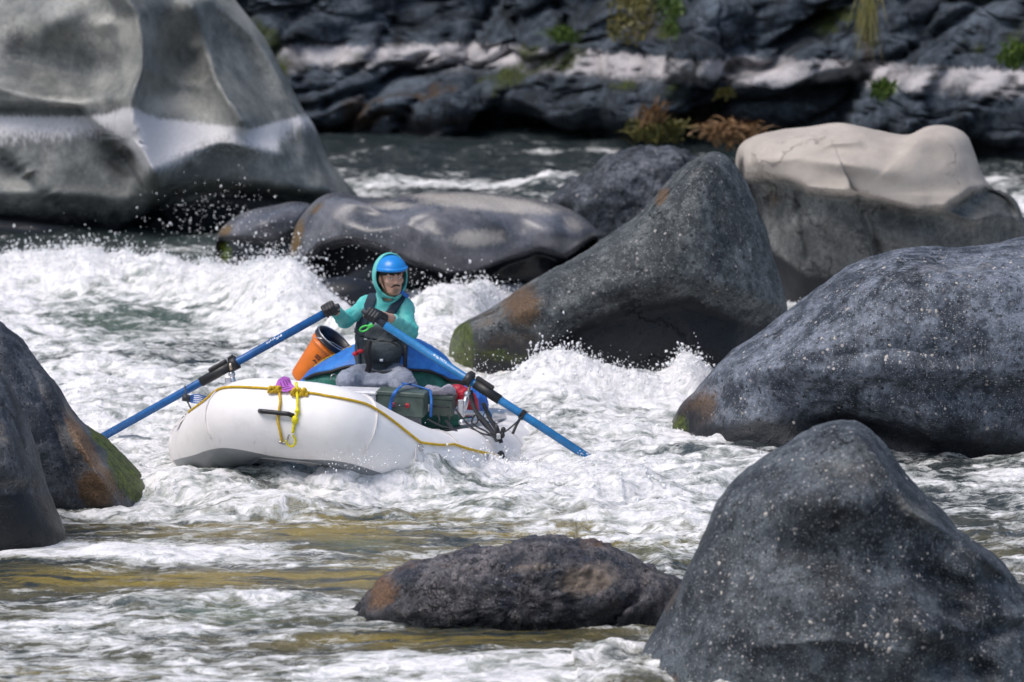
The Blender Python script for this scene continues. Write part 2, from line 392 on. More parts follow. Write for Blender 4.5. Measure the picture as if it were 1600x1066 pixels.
# ------------------------------------------------------------------ boulders
def boulder(name, label, outline, centre, base, Tf, Tb, mat, feats=(), masks=None, e=(1., 1.), nt_=250, nf=116, namp=.06, nscale=1.3, rough=0., facet=0., seed=0, cat='boulder', group=None, Y=None, pebbles=0, pebble_size=.012, kind=None, grow=1.):
    """a closed rock: its outline stands at distance Y (found from where its foot meets the water), with real depth Tf towards and Tb away"""
    cx, cy = centre
    o = catmull(outline, 10, True)
    Y0 = Y or G(base)
    mpp = Y0/FP
    ang = np.arctan2(o[:, 1]-cy, o[:, 0]-cx); rad = np.hypot(o[:, 0]-cx, o[:, 1]-cy)
    k = np.argsort(ang); ang, rad = ang[k], rad[k]
    th = np.linspace(-math.pi, math.pi, nt_, endpoint=False)
    rr = np.interp(th, np.concatenate([ang-2*math.pi, ang, ang+2*math.pi]), np.tile(rad, 3))
    ph = np.linspace(0, math.pi, nf+1)
    ph = np.concatenate([ph[ph <= math.pi/2], ph[ph > math.pi/2][::3]]); ph[-1] = math.pi; nf = len(ph)-1
    fr = np.sin(ph)**e[0]; fr[0] = 0; fr[-1] = 0
    dp = np.sign(np.cos(ph))*np.abs(np.cos(ph))**e[1]
    X = cx+fr[:, None]*rr*np.cos(th); Yp = cy+fr[:, None]*rr*np.sin(th)
    d = np.where(dp[:, None] > 0, dp[:, None]*Tf, dp[:, None]*Tb)+0*X
    win = sstep(1., .93, fr)[:, None]*(dp[:, None] > 0)
    for ft in feats:
        if ft[0] == 'g':
            _, x, y, rx, ry, a, amp = ft; a = R(a); ux = (X-x)*math.cos(a)+(Yp-y)*math.sin(a); uy = -(X-x)*math.sin(a)+(Yp-y)*math.cos(a)
            d = d+win*amp*np.exp(-(ux/rx)**2-(uy/ry)**2)
        if ft[0] == 'r':
            _, line, wd, amp = ft; dist, _s = seg_dist(X, Yp, line)
            d = d+win*amp*np.exp(-(np.sqrt(dist**2+(wd*.12)**2)-wd*.12)/wd)
        if ft[0] == 's':
            _, line, wd, reach, amp = ft; dist, sg = seg_dist(X, Yp, line); sd_ = dist*sg
            # right-hand side (positive) pushed back by amp, fading out over reach
            d = d-win*amp*sstep(-wd, wd, sd_)*np.exp(-np.maximum(sd_, 0)/reach)
    if Y is None:
        j = int(np.argmin(np.abs(th-math.pi/2))); col = Yp[:, j]; m = dp > 0
        d0 = np.interp(base, col[m], d[m, j]); Y0 = G(base)+d0
    pt = P(X, Yp, Y0); ray = pt-CAM; D = np.linalg.norm(ray, axis=-1, keepdims=True); pt = CAM+ray*(1-d[..., None]/D)
    v = np.concatenate([pt[:1, 0], pt[1:-1].reshape(-1, 3), pt[-1:, 0]]); xs = np.concatenate([[cx], X[1:-1].ravel(), [cx]]); ys = np.concatenate([[cy], Yp[1:-1].ravel(), [cy]])
    m = nf-1; a = np.arange(nt_); b = (a+1) % nt_; F = []
    ii = np.arange(m-1)[:, None]*nt_
    Q = np.stack([1+ii+a, 1+ii+b, 1+ii+nt_+b, 1+ii+nt_+a], -1).reshape(-1, 4)[:, ::-1]
    T1 = np.stack([np.zeros(nt_, int), 1+a, 1+b, 1+b], 1)
    # normals
    nr = np.zeros_like(v); fn_ = np.cross(v[Q[:, 2]]-v[Q[:, 0]], v[Q[:, 3]]-v[Q[:, 1]])
    for q in range(4): np.add.at(nr, Q[:, q], fn_)
    nr /= np.linalg.norm(nr, axis=1)[:, None]+1e-9
    flip = np.mean((nr*(v-v.mean(0))).sum(1)) < 0
    if flip: nr = -nr
    nr[0] = -ray[0, 0]/D[0, 0]; nr[-1] = -nr[0]
    dsp = namp*fbm(v, nscale, 3, seed)
    if rough: dsp += rough*fbm(v, nscale*4, 5, seed+20, .6)
    if facet:
        cell = worley(v, facet[1], seed); dsp += facet[0]*cell
    edge = 1.
    v = v+nr*(dsp*edge)[:, None]
    A = {k_: np.zeros(len(v)) for k_ in ('moss', 'warm', 'dark', 'pale', 'chalk')}
    for k_, lst in (masks or {}).items():
        for mk_ in lst:
            if mk_[0] == 'b':      # below a polyline (screen y larger)
                line, wd = mk_[1:3]; ly = np.interp(xs, [q[0] for q in line], [q[1] for q in line]); A[k_] = np.maximum(A[k_], (mk_[3] if len(mk_) > 3 else 1)*sstep(-wd, wd, ys-ly))
            elif mk_[0] == 'band':
                _, up_, lo_, w1, w2 = mk_; yu = np.interp(xs, [q[0] for q in up_], [q[1] for q in up_]); yl = np.interp(xs, [q[0] for q in lo_], [q[1] for q in lo_])
                A[k_] = np.maximum(A[k_], sstep(-w1, w1, ys-yu)*sstep(w2, -w2, ys-yl))
            elif mk_[0] == 'a':
                _, line, wd = mk_; ly = np.interp(xs, [q[0] for q in line], [q[1] for q in line]); A[k_] = np.maximum(A[k_], sstep(wd, -wd, ys-ly))
            else:
                _, x, y, rx, ry, an, amp = mk_; an = R(an); ux = (xs-x)*math.cos(an)+(ys-y)*math.sin(an); uy = -(xs-x)*math.sin(an)+(ys-y)*math.cos(an)
                A[k_] = np.maximum(A[k_], amp*np.exp(-(ux/rx)**2-(uy/ry)**2))
    org = v.mean(0); org[2] = 0
    F = [tuple(q) for q in T1[:, :3].tolist()]+Q.tolist()
    last = len(v)-1; base_i = 1+(m-1)*nt_
    F += [(last, int(base_i+(i+1) % nt_), int(base_i+i)) for i in range(nt_)]
    if flip: F = [q[::-1] for q in F]
    me = mesh_np(name, v-org, F, mat, True, A)
    ob = link(name, me, org); tag(ob, label, cat, group, kind)
    if pebbles:
        front = np.where((nr[:, 1] < -.05) & (v[:, 2] > .15))[0]
        pk = rng.choice(front, pebbles); g = Geo()
        for i in pk:
            n_ = nr[i]; a_ = np.cross(n_, rng.normal(size=3)); a_ /= np.linalg.norm(a_); b_ = np.cross(n_, a_)
            s_ = pebble_size*(.45+rng.random()**4*1.7); s2 = s_*rng.uniform(.5, .9)
            t = np.arange(7)*2*math.pi/7+rng.random(); wob = rng.uniform(.8, 1.2, 7)
            c = v[i]
            ringp = c+(a_*np.cos(t)[:, None]*s_+b_*np.sin(t)[:, None]*s2)*wob[:, None]-n_*.004
            in2 = c+(a_*np.cos(t)[:, None]*s_+b_*np.sin(t)[:, None]*s2)*.6*wob[:, None]+n_*s_*.2
            top = c+n_*s_*.28
            g.add(np.concatenate([ringp, in2, [top]]), [(q, (q+1) % 7, 7+(q+1) % 7, 7+q) for q in range(7)]+[(7+q, 7+(q+1) % 7, 14) for q in range(7)])
        pb = part('pebbles', g, M['pebble'], ob, True, org); pb['kind'] = 'stuff'
    return ob
def worley(v, scale, seed=0, warp=.25):
    """faceted blocks: every cell its own tilted plane"""
    q = v+warp*np.stack([fbm(v, scale*1.3, 3, seed+s) for s in (1, 4, 8)], -1)
    q = q*scale; i = np.floor(q).astype(int); best = np.full(len(v), 1e9); val = np.zeros(len(v)); second = np.full(len(v), 1e9)
    for dx in (-1, 0, 1):
        for dy in (-1, 0, 1):
            for dz in (-1, 0, 1):
                c = i+np.array([dx, dy, dz]); h = _h(c[:, 0]+seed, c[:, 1], c[:, 2])
                jit = (_g[h]*.5+.5); r_ = q-(c+jit); dd = (r_**2).sum(1)
                g2 = _g[(h*7+13) & 255]; pv = (r_*g2).sum(1)*.9+_g[(h*5+3) & 255, 0]*.5
                m = dd < best; second = np.where(m, best, np.minimum(second, dd)); val = np.where(m, pv, val); best = np.where(m, dd, best)
    cr = sstep(.0, .12, np.sqrt(second)-np.sqrt(best))
    return val-(1-cr)*.35

# ------------------------------------------------------------------ materials
M['rock_smooth'] = rock_mat('smooth_banded_stone', (.115, .125, .122), (.275, .28, .26), con=.35, grit=.25, rough=.48, bump=.008, bscale=4, streak=True, wetz=.28, pale=(.46, .45, .41))
M['rock_polished'] = rock_mat('polished_wet_stone', (.062, .068, .082), (.15, .152, .17), con=.3, grit=.1, rough=.24, bump=.006, bscale=5, warm=(.22, .13, .035), wetz=.12, pale=(.42, .39, .35))
M['rock_rough'] = rock_mat('rough_dark_stone', crack=1.3, lo=(.025, .034, .048), hi=(.14, .155, .18), speck=.8, speck_scale=22, rough=.72, bump=.05, coarse=3.2)
M['rock_mid'] = rock_mat('grey_conglomerate', crack=0.7, lo=(.025, .033, .038), hi=(.118, .132, .135), speck=.65, speck_scale=26, rough=.7, bump=.02, wetz=.3)
M['rock_tan'] = rock_mat('pale_tan_stone', crack=0.7, lo=(.075, .08, .08), hi=(.165, .17, .16), rough=.75, bump=.01, bscale=4, pale=(.46, .41, .36), wetz=.3)
M['rock_speck'] = rock_mat('speckled_blue_grey_stone', crack=0.8, lo=(.024, .034, .050), hi=(.175, .20, .245), speck=1., speck_scale=30, rough=.7, bump=.022, wetz=.18)
M['rock_front'] = rock_mat('speckled_charcoal_stone', crack=0.9, lo=(.014, .020, .028), hi=(.082, .098, .112), speck=.9, speck_scale=42, rough=.66, bump=.014, wetz=-2, pale=(.24, .24, .22))
M['rock_low'] = rock_mat('mottled_brown_grey_stone', crack=1.8, lo=(.024, .031, .048), hi=(.175, .158, .160), speck=.6, speck_scale=45, rough=.55, bump=.035, coarse=6, warm=(.25, .13, .06), wetz=.06, pale=(.34, .27, .21))
M['rock_left'] = rock_mat('dark_streaked_stone', crack=1.0, lo=(.018, .024, .034), hi=(.09, .098, .112), speck=.25, speck_scale=40, rough=.55, bump=.012, warm=(.19, .11, .055), wetz=.02, pale=(.26, .22, .18))
M['rock_cliff'] = rock_mat('blue_grey_cliff_rock', crack=0.9, lo=(.018, .03, .046), hi=(.095, .122, .155), rough=.75, pale=(.26, .28, .31), con=.8, bgate=.3, band=(.76, 1.12, 1.), bump=.08, coarse=1.6, wetz=.1, warm=(.10, .055, .02))
n = N('clast'); cc = n.nd('ShaderNodeTexVoronoi', {'Scale': 18., 'Vector': n.pos}).outputs['Color']
n.set(col=n.mix(n.ss(n.nd('ShaderNodeSeparateColor', {0: cc}).outputs[0], .2, .8), (.09, .09, .10), (.42, .39, .35)), rough=.7); M['pebble'] = n.m

# ------------------------------------------------------------------ the boulders
BIG = boulder('boulder', 'huge smooth sculpted boulder with a chalk white water line, upper left', 
    [(-260, 420), (-270, 250), (-210, 110), (-110, 20), (-20, -20), (60, -70), (200, -95), (300, -60), (345, -18), (372, 8), (410, 55), (450, 125), (472, 168), (492, 200), (515, 250), (540, 285), (560, 310), (575, 350), (540, 420), (420, 470), (200, 490), (-100, 490)],
    (205, 215), 362, 1.55, 1.7, M['rock_smooth'], e=(.92, 1.0), namp=.05, nscale=.8, rough=.006, seed=1, nt_=300, nf=130,
    feats=[('r', [(150, -60), (215, 20), (224, 70), (222, 110), (207, 150), (208, 185), (222, 230), (240, 268)], 22, .62),
           ('g', 290, 85, 60, 62, 0, -.62), ('g', 275, 150, 60, 40, 0, -.2), ('g', 100, 110, 110, 52, 12, -.36), ('g', 165, 38, 18, 12, 0, .14), ('g', 305, 72, 12, 10, 0, .12),  ('g', 90, 30, 40, 30, -30, .25),
           ('r', [(300, 10), (318, 60), (335, 120), (355, 155), (378, 190)], 18, .5), ('g', 395, 110, 34, 80, -28, -.32), ('r', [(330, 0), (400, 60), (450, 140), (480, 200)], 16, .22),
           ('r', [(225, 110), (260, 122), (310, 135)], 12, .12), ('r', [(-60, 120), (40, 150), (120, 160), (205, 150)], 18, .22),
           ('s', [(-60, 163), (60, 166), (125, 168), (140, 185), (170, 215), (200, 250), (222, 285)], 3, 60, .30),
           ('g', 190, 245, 34, 16, 45, -.3), ('s', [(-80, 215), (0, 235), (30, 262)], 4, 50, .3), ('r', [(-100, 300), (60, 300), (200, 310)], 16, .12), ('r', [(-100, 335), (60, 350), (150, 360)], 10, -.14),
           ('s', [(180, 375), (230, 335), (270, 300), (320, 292), (420, 298), (520, 312)], 12, 200, .5), ('r', [(240, 268), (300, 238), (345, 222), (400, 232), (440, 240)], 16, .16), ('g', 455, 215, 16, 30, -20, -.14)],
    masks={'chalk': [('band', [(-200, 182), (0, 182), (120, 182), (160, 180), (200, 168), (204, 168), (245, 185), (330, 194), (390, 202), (430, 192), (475, 180)], [(-200, 216), (0, 216), (120, 212), (165, 206), (200, 225), (225, 262), (245, 268), (290, 248), (320, 228), (345, 222), (380, 226), (405, 236), (432, 244), (438, 215), (475, 200)], 6, 28)],
           'dark': [('b', [(-100, 300), (200, 300), (400, 275), (560, 300)], 60, .62), ('b', [(-100, 344), (100, 352), (180, 356), (230, 330), (300, 312), (380, 300), (560, 330)], 12), ('g', 200, 240, 26, 16, 45, .6), ('g', 20, 70, 46, 50, -30, .55), ('g', 400, 110, 30, 70, -30, .38)],  # darker lower half; shade of the hollow and down-facing side painted in
           'pale': [('g', 180, 50, 110, 40, 0, .6), ('g', 380, 20, 60, 16, 60, .6), ('g', 270, 165, 60, 26, 0, .7), ('g', 100, 160, 120, 14, 5, .6)]})  # pale stone, and the lit floor of the bowl painted in
boulder('boulder', 'small polished grey rock lobe with dark mossy foot, left of the wide smooth rock',
    [(338, 375), (352, 352), (385, 332), (430, 322), (468, 317), (500, 330), (520, 380), (500, 450), (450, 490), (380, 480), (340, 430)], (430, 360), 430, .5, .6, M['rock_polished'], seed=3, nt_=160, nf=80, namp=.02, e=(.8, 1),
    feats=[('s', [(335, 372), (380, 372), (430, 378), (460, 360), (480, 330)], 5, 90, .26), ('g', 410, 350, 30, 12, -20, .08)],
    masks={'dark': [('b', [(335, 376), (380, 376), (430, 382), (450, 372), (470, 345), (500, 330)], 5)], 'warm': [('g', 352, 360, 16, 12, -30, .8)], 'moss': [('g', 352, 395, 12, 22, 0, .7)]})
SMO = boulder('boulder', 'wide low polished boulder with scooped underside, behind the rower',
    [(447, 430), (452, 390), (462, 355), (480, 325), (505, 306), (530, 302), (560, 309), (600, 313), (640, 305), (685, 299), (740, 300), (790, 306), (850, 316), (890, 327), (922, 350), (937, 372), (930, 420), (880, 490), (780, 530), (620, 540), (500, 520), (455, 480)],
    (680, 372), 456, 1.0, 1.1, M['rock_polished'], e=(.85, .9), namp=.035, nscale=1.2, seed=4,
    feats=[('s', [(440, 445), (475, 408), (505, 384), (545, 374), (590, 384), (640, 408), (700, 430), (745, 425), (790, 405), (840, 388), (885, 400), (940, 360)], 6, 240, .75),
           ('g', 700, 385, 60, 45, 20, .26), ('g', 585, 335, 40, 16, 10, -.16), ('r', [(505, 310), (520, 345), (575, 365), (640, 350), (700, 320)], 18, .04), ('g', 870, 365, 40, 20, 20, .14), ('g', 800, 360, 30, 30, 0, -.12), ('r', [(640, 340), (690, 320), (740, 330), (790, 360), (820, 390)], 14, .1)],
    masks={'dark': [('b', [(440, 452), (475, 414), (505, 390), (545, 379), (590, 389), (640, 413), (700, 435), (745, 430), (790, 410), (840, 393), (885, 405), (940, 365)], 4)],  # black of the overhung underside: wet stone plus painted shade
           'warm': [('g', 462, 372, 9, 38, 12, 1.), ('g', 495, 325, 20, 8, -35, .6)], 'pale': [('g', 760, 318, 130, 14, 6, 1.), ('g', 745, 372, 50, 18, -5, .8), ('g', 610, 322, 50, 9, 0, .7), ('g', 895, 350, 26, 18, 40, .6)]})
boulder('boulder', 'rough blue grey boulder behind the pointed central one',
    [(858, 322), (880, 300), (912, 270), (945, 246), (985, 232), (1030, 231), (1070, 232), (1105, 244), (1150, 262), (1185, 330), (1200, 430), (1120, 480), (980, 480), (900, 420)], (1010, 320), 420, .8, .9, M['rock_rough'], seed=6, nt_=200, nf=90, namp=.1, nscale=2, rough=.07,
    feats=[('r', [(900, 330), (960, 290), (1060, 250)], 14, .12), ('r', [(890, 300), (960, 262), (1030, 246)], 10, -.1)])
boulder('boulder', 'pointed dark grey boulder with mossy brown foot, centre of the picture',
    [(706, 540), (712, 515), (735, 498), (765, 482), (795, 462), (825, 443), (855, 425), (905, 398), (955, 364), (1000, 335), (1035, 298), (1070, 262), (1098, 243), (1118, 238), (1140, 250), (1165, 288), (1190, 345), (1210, 405), (1224, 450), (1228, 500), (1222, 580), (1180, 660), (1000, 700), (820, 690), (730, 640), (708, 585)],
    (1040, 468), 588, 1.15, 1.3, M['rock_mid'], e=(.9, .95), namp=.04, nscale=1.2, rough=.028, seed=7, nt_=300, nf=130,
    feats=[('r', [(1118, 236), (1075, 275), (1020, 330), (980, 365), (920, 400), (862, 440), (850, 460)], 24, .2), ('g', 960, 350, 40, 26, -35, -.1),
           ('s', [(850, 560), (900, 500), (980, 470), (1080, 455), (1160, 480), (1225, 505)], 30, 200, .42), ('r', [(1130, 250), (1160, 320), (1190, 390)], 14, .08),
           ('g', 815, 480, 34, 26, -20, .22), ('g', 745, 520, 34, 40, 0, .14), ('g', 780, 500, 22, 60, -30, -.06)],
    masks={'dark': [('b', [(700, 590), (850, 540), (900, 508), (980, 480), (1080, 462), (1160, 500), (1230, 520)], 26)], 'warm': [('g', 815, 475, 40, 40, -30, .85), ('g', 760, 500, 40, 18, -30, .55), ('g', 1035, 308, 16, 7, -60, 1.2), ('g', 800, 540, 60, 30, 0, .6)],  # dark: wet stone and the overhang's shade painted together
           'moss': [('g', 722, 545, 20, 44, 0, 1.1), ('g', 790, 556, 60, 16, 0, .42)], 'pale': [('g', 1090, 265, 26, 12, -45, .35)]})
boulder('boulder', 'flat topped boulder with cream upper face, behind on the right',
    [(1152, 250), (1160, 228), (1185, 213), (1225, 205), (1270, 200), (1312, 193), (1350, 199), (1390, 208), (1420, 211), (1445, 201), (1465, 197), (1492, 201), (1510, 214), (1522, 240), (1535, 275), (1552, 295), (1580, 308), (1597, 335), (1603, 380), (1590, 470), (1500, 560), (1350, 590), (1240, 560), (1205, 480), (1180, 400), (1165, 320), (1156, 280)],
    (1350, 305), 480, 1.0, 1.2, M['rock_tan'], e=(.8, .85), namp=.03, nscale=1.5, rough=.008, seed=9, nt_=280, nf=120,
    feats=[('s', [(1150, 280), (1170, 281), (1225, 282), (1245, 290), (1262, 300), (1340, 306), (1380, 318), (1440, 332), (1480, 328), (1520, 300), (1545, 296)], 9, 300, .34), ('r', [(1335, 306), (1352, 345), (1365, 380), (1372, 410)], 5, -.2), ('r', [(1262, 300), (1335, 306)], 5, .08), ('g', 1300, 345, 34, 30, 0, .12), ('g', 1420, 370, 50, 26, 0, .14), ('r', [(1480, 330), (1520, 345), (1560, 335), (1590, 345)], 8, .14), ('g', 1250, 400, 22, 100, 0, .08), ('s', [(1335, 300), (1355, 345), (1372, 400)], 5, 40, -.16), ('r', [(1243, 290), (1250, 330), (1262, 400)], 6, -.1), ('g', 1205, 330, 26, 50, 0, -.2),
           ('g', 1320, 255, 70, 14, 10, .12), ('g', 1290, 235, 60, 12, 0, -.08), ('g', 1460, 235, 34, 26, 0, -.12), ('r', [(1170, 255), (1240, 248), (1300, 225), (1340, 222)], 9, .05), ('g', 1530, 350, 40, 40, 0, .1)],
    masks={'pale': [('a', [(1150, 278), (1230, 280), (1262, 298), (1340, 304), (1390, 318), (1470, 328), (1520, 298), (1545, 290), (1600, 290)], 26)], 'dark': [('b', [(1150, 380), (1200, 385), (1260, 430), (1500, 440), (1600, 420)], 20), ('g', 1158, 270, 7, 40, 0, .7)], 'warm': [('g', 1210, 310, 26, 26, 0, .42)]})
boulder('boulder', 'broad blue grey speckled boulder with mossy left tip, right edge',
    [(1043, 690), (1050, 660), (1066, 632), (1090, 605), (1120, 572), (1158, 540), (1200, 508), (1245, 472), (1290, 440), (1330, 415), (1375, 400), (1430, 391), (1500, 388), (1545, 383), (1580, 374), (1640, 368), (1740, 380), (1860, 450), (1920, 600), (1880, 760), (1650, 850), (1350, 850), (1120, 800), (1050, 740)],
    (1460, 560), 706, 1.5, 1.7, M['rock_speck'], e=(.92, .95), namp=.05, nscale=1.1, rough=.03, seed=11, nt_=320, nf=140, pebbles=420, pebble_size=.011,
    feats=[('s', [(1040, 640), (1110, 610), (1200, 590), (1290, 600), (1370, 590), (1440, 600), (1700, 600)], 22, 200, .22), ('g', 1330, 675, 110, 34, 12, -.34), ('g', 1240, 560, 80, 30, -30, .08), ('g', 1470, 440, 160, 30, 0, .12), ('g', 1460, 640, 60, 40, 30, .14), ('r', [(1290, 560), (1400, 545), (1500, 560)], 22, -.07)],
    masks={'dark': [('g', 1340, 672, 90, 26, 14, 1.), ('b', [(1040, 668), (1200, 655), (1290, 650), (1400, 680), (1600, 690)], 30)], 'warm': [('g', 1085, 650, 30, 60, 35, .85)], 'moss': [('g', 1058, 676, 16, 26, 20, .9)], 'pale': [('g', 1470, 425, 190, 26, -2, .34)]})  # dark shades the hollow by colour; pale brightens the lit top
boulder('boulder', 'low mottled brown and blue grey boulder with ochre left end, bottom centre',
    [(540, 978), (550, 955), (575, 925), (605, 900), (645, 880), (690, 868), (735, 860), (790, 853), (830, 843), (868, 839), (910, 844), (950, 855), (990, 875), (1040, 896), (1075, 914), (1095, 950), (1080, 1010), (950, 1060), (720, 1070), (580, 1040), (545, 1005)],
    (810, 945), 985, .75, .8, M['rock_low'], e=(.9, .95), namp=.035, nscale=2.5, rough=.06, seed=13, nt_=280, nf=120,
    feats=[('r', [(600, 905), (720, 880), (860, 880), (960, 900)], 22, .05), ('s', [(1010, 880), (1010, 925), (980, 955)], 4, 60, .1), ('g', 960, 935, 30, 14, -20, .07)],
    masks={'warm': [('g', 595, 928, 34, 22, -40, .95), ('g', 640, 885, 50, 8, -20, .45), ('g', 930, 850, 40, 8, 10, .5), ('g', 1050, 935, 18, 22, 0, .35)], 'pale': [('g', 920, 905, 60, 30, -10, .7), ('g', 830, 885, 60, 14, 0, .5), ('g', 700, 880, 60, 10, -10, .4)], 'dark': [('b', [(540, 960), (700, 965), (850, 975), (960, 958), (1080, 965)], 14)]})
boulder('boulder', 'tall tapering dark boulder with orange streak and green mossy foot, left edge',
    [(-15, 500), (10, 512), (38, 538), (62, 566), (92, 600), (118, 645), (142, 668), (165, 683), (190, 708), (215, 735), (238, 762), (250, 790), (240, 850), (150, 920), (0, 940), (-220, 920), (-330, 720), (-260, 560), (-120, 500)],
    (20, 720), 798, 1.0, 1.1, M['rock_left'], e=(.9, 1.), namp=.03, nscale=1.5, rough=.03, seed=15, nt_=260, nf=120,
    feats=[('r', [(60, 560), (100, 640), (130, 700), (165, 760), (190, 800)], 16, .16), ('r', [(40, 560), (90, 680), (130, 790)], 14, -.08), ('g', 190, 750, 30, 50, -35, .08)],
    masks={'warm': [('g', 128, 690, 13, 60, -30, 1.), ('g', 150, 765, 36, 28, 20, 1.1), ('g', 175, 755, 10, 50, -35, .7)], 'pale': [('g', 116, 660, 8, 44, -28, .8), ('g', 160, 735, 7, 44, -33, .7)], 'moss': [('g', 210, 745, 24, 62, -38, 1.3), ('g', 160, 690, 10, 30, -40, .8)], 'dark': [('g', 90, 740, 34, 60, -25, .6)]})
boulder('boulder', 'rounded grey rock with near black base, nearest on the left',
    [(-60, 560), (-10, 575), (18, 606), (40, 650), (58, 700), (74, 755), (88, 790), (98, 815), (106, 845), (104, 900), (60, 990), (-80, 1010), (-260, 960), (-300, 760), (-200, 600)],
    (-10, 790), 866, .75, .9, M['rock_left'], e=(.9, 1.), namp=.02, nscale=1.8, rough=.008, seed=17, nt_=220, nf=110,
    feats=[('r', [(18, 650), (38, 700), (52, 722)], 6, -.05), ('g', 20, 700, 30, 60, 0, .06), ('s', [(-100, 760), (0, 755), (90, 760)], 14, 120, .08)],
    masks={'pale': [('g', 5, 690, 34, 60, 0, .36), ('g', 30, 752, 60, 8, 0, .32)], 'dark': [('b', [(-100, 775), (50, 772), (110, 780)], 12)]})
boulder('boulder', 'tall peaked charcoal boulder flecked with white grains, nearest at lower right',
    [(1318, 659), (1342, 664), (1366, 680), (1388, 706), (1410, 738), (1436, 768), (1462, 790), (1492, 822), (1530, 848), (1558, 868), (1582, 898), (1605, 930), (1650, 985), (1720, 1090), (1760, 1240), (1700, 1400), (1500, 1470), (1200, 1460), (1000, 1380), (940, 1220), (962, 1110), (985, 1055), (1010, 1010), (1035, 962), (1060, 910), (1082, 868), (1098, 835), (1118, 795), (1145, 755), (1175, 728), (1210, 703), (1250, 680), (1286, 664)],
    (1345, 1010), 1300, 1.05, 1.3, M['rock_front'], e=(.95, 1.), namp=.03, nscale=1.6, rough=.022, seed=19, nt_=380, nf=160, Y=23.6, pebbles=380, pebble_size=.009,
    feats=[('r', [(1330, 665), (1385, 735), (1430, 800), (1500, 840), (1575, 900)], 26, .3), ('s', [(1330, 640), (1392, 715), (1440, 790), (1540, 850)][::-1], 14, 90, .3), ('g', 1290, 850, 130, 40, 0, -.1), ('g', 1300, 780, 110, 34, 4, .12), ('g', 1310, 885, 120, 34, 8, -.13), ('r', [(1140, 780), (1110, 850), (1070, 930)], 18, .08),
           ('g', 1480, 915, 50, 22, 30, -.18), ('g', 1565, 905, 26, 16, 30, -.22), ('g', 1450, 985, 40, 20, 30, .14), ('g', 1550, 990, 34, 20, -10, -.16), ('g', 1500, 955, 26, 12, 20, -.12), ('g', 1530, 1045, 30, 18, 40, -.14), ('g', 1600, 960, 24, 16, 0, .12), ('g', 1480, 1040, 20, 26, 10, -.12), ('r', [(1420, 940), (1500, 985), (1590, 1000)], 8, .06), ('r', [(1180, 1010), (1300, 1000), (1420, 1020)], 14, .05), ('g', 1180, 900, 40, 26, -40, -.06), ('g', 1120, 1000, 50, 26, -50, .06)],
    masks={'pale': [('g', 1330, 745, 90, 50, 10, .42), ('g', 1430, 800, 60, 20, 38, .5), ('g', 1260, 1010, 120, 14, 0, .2)], 'dark': [('g', 1560, 905, 22, 12, 30, .35)], 'warm': [('g', 1050, 935, 8, 40, 30, .5), ('g', 1040, 1062, 22, 9, 0, .8), ('g', 1215, 745, 20, 16, -30, .35)]})
boulder('boulder', 'small dark rounded rock just behind the rower\'s gloved right hand',
    [(462, 480), (480, 450), (505, 437), (535, 431), (565, 434), (590, 448), (600, 480), (560, 520), (490, 520)], (530, 470), 500, .3, .35, M['rock_left'], seed=23, nt_=90, nf=50, namp=.02,
    masks={'dark': [('g', 530, 470, 160, 90, 0, 1.6)]})
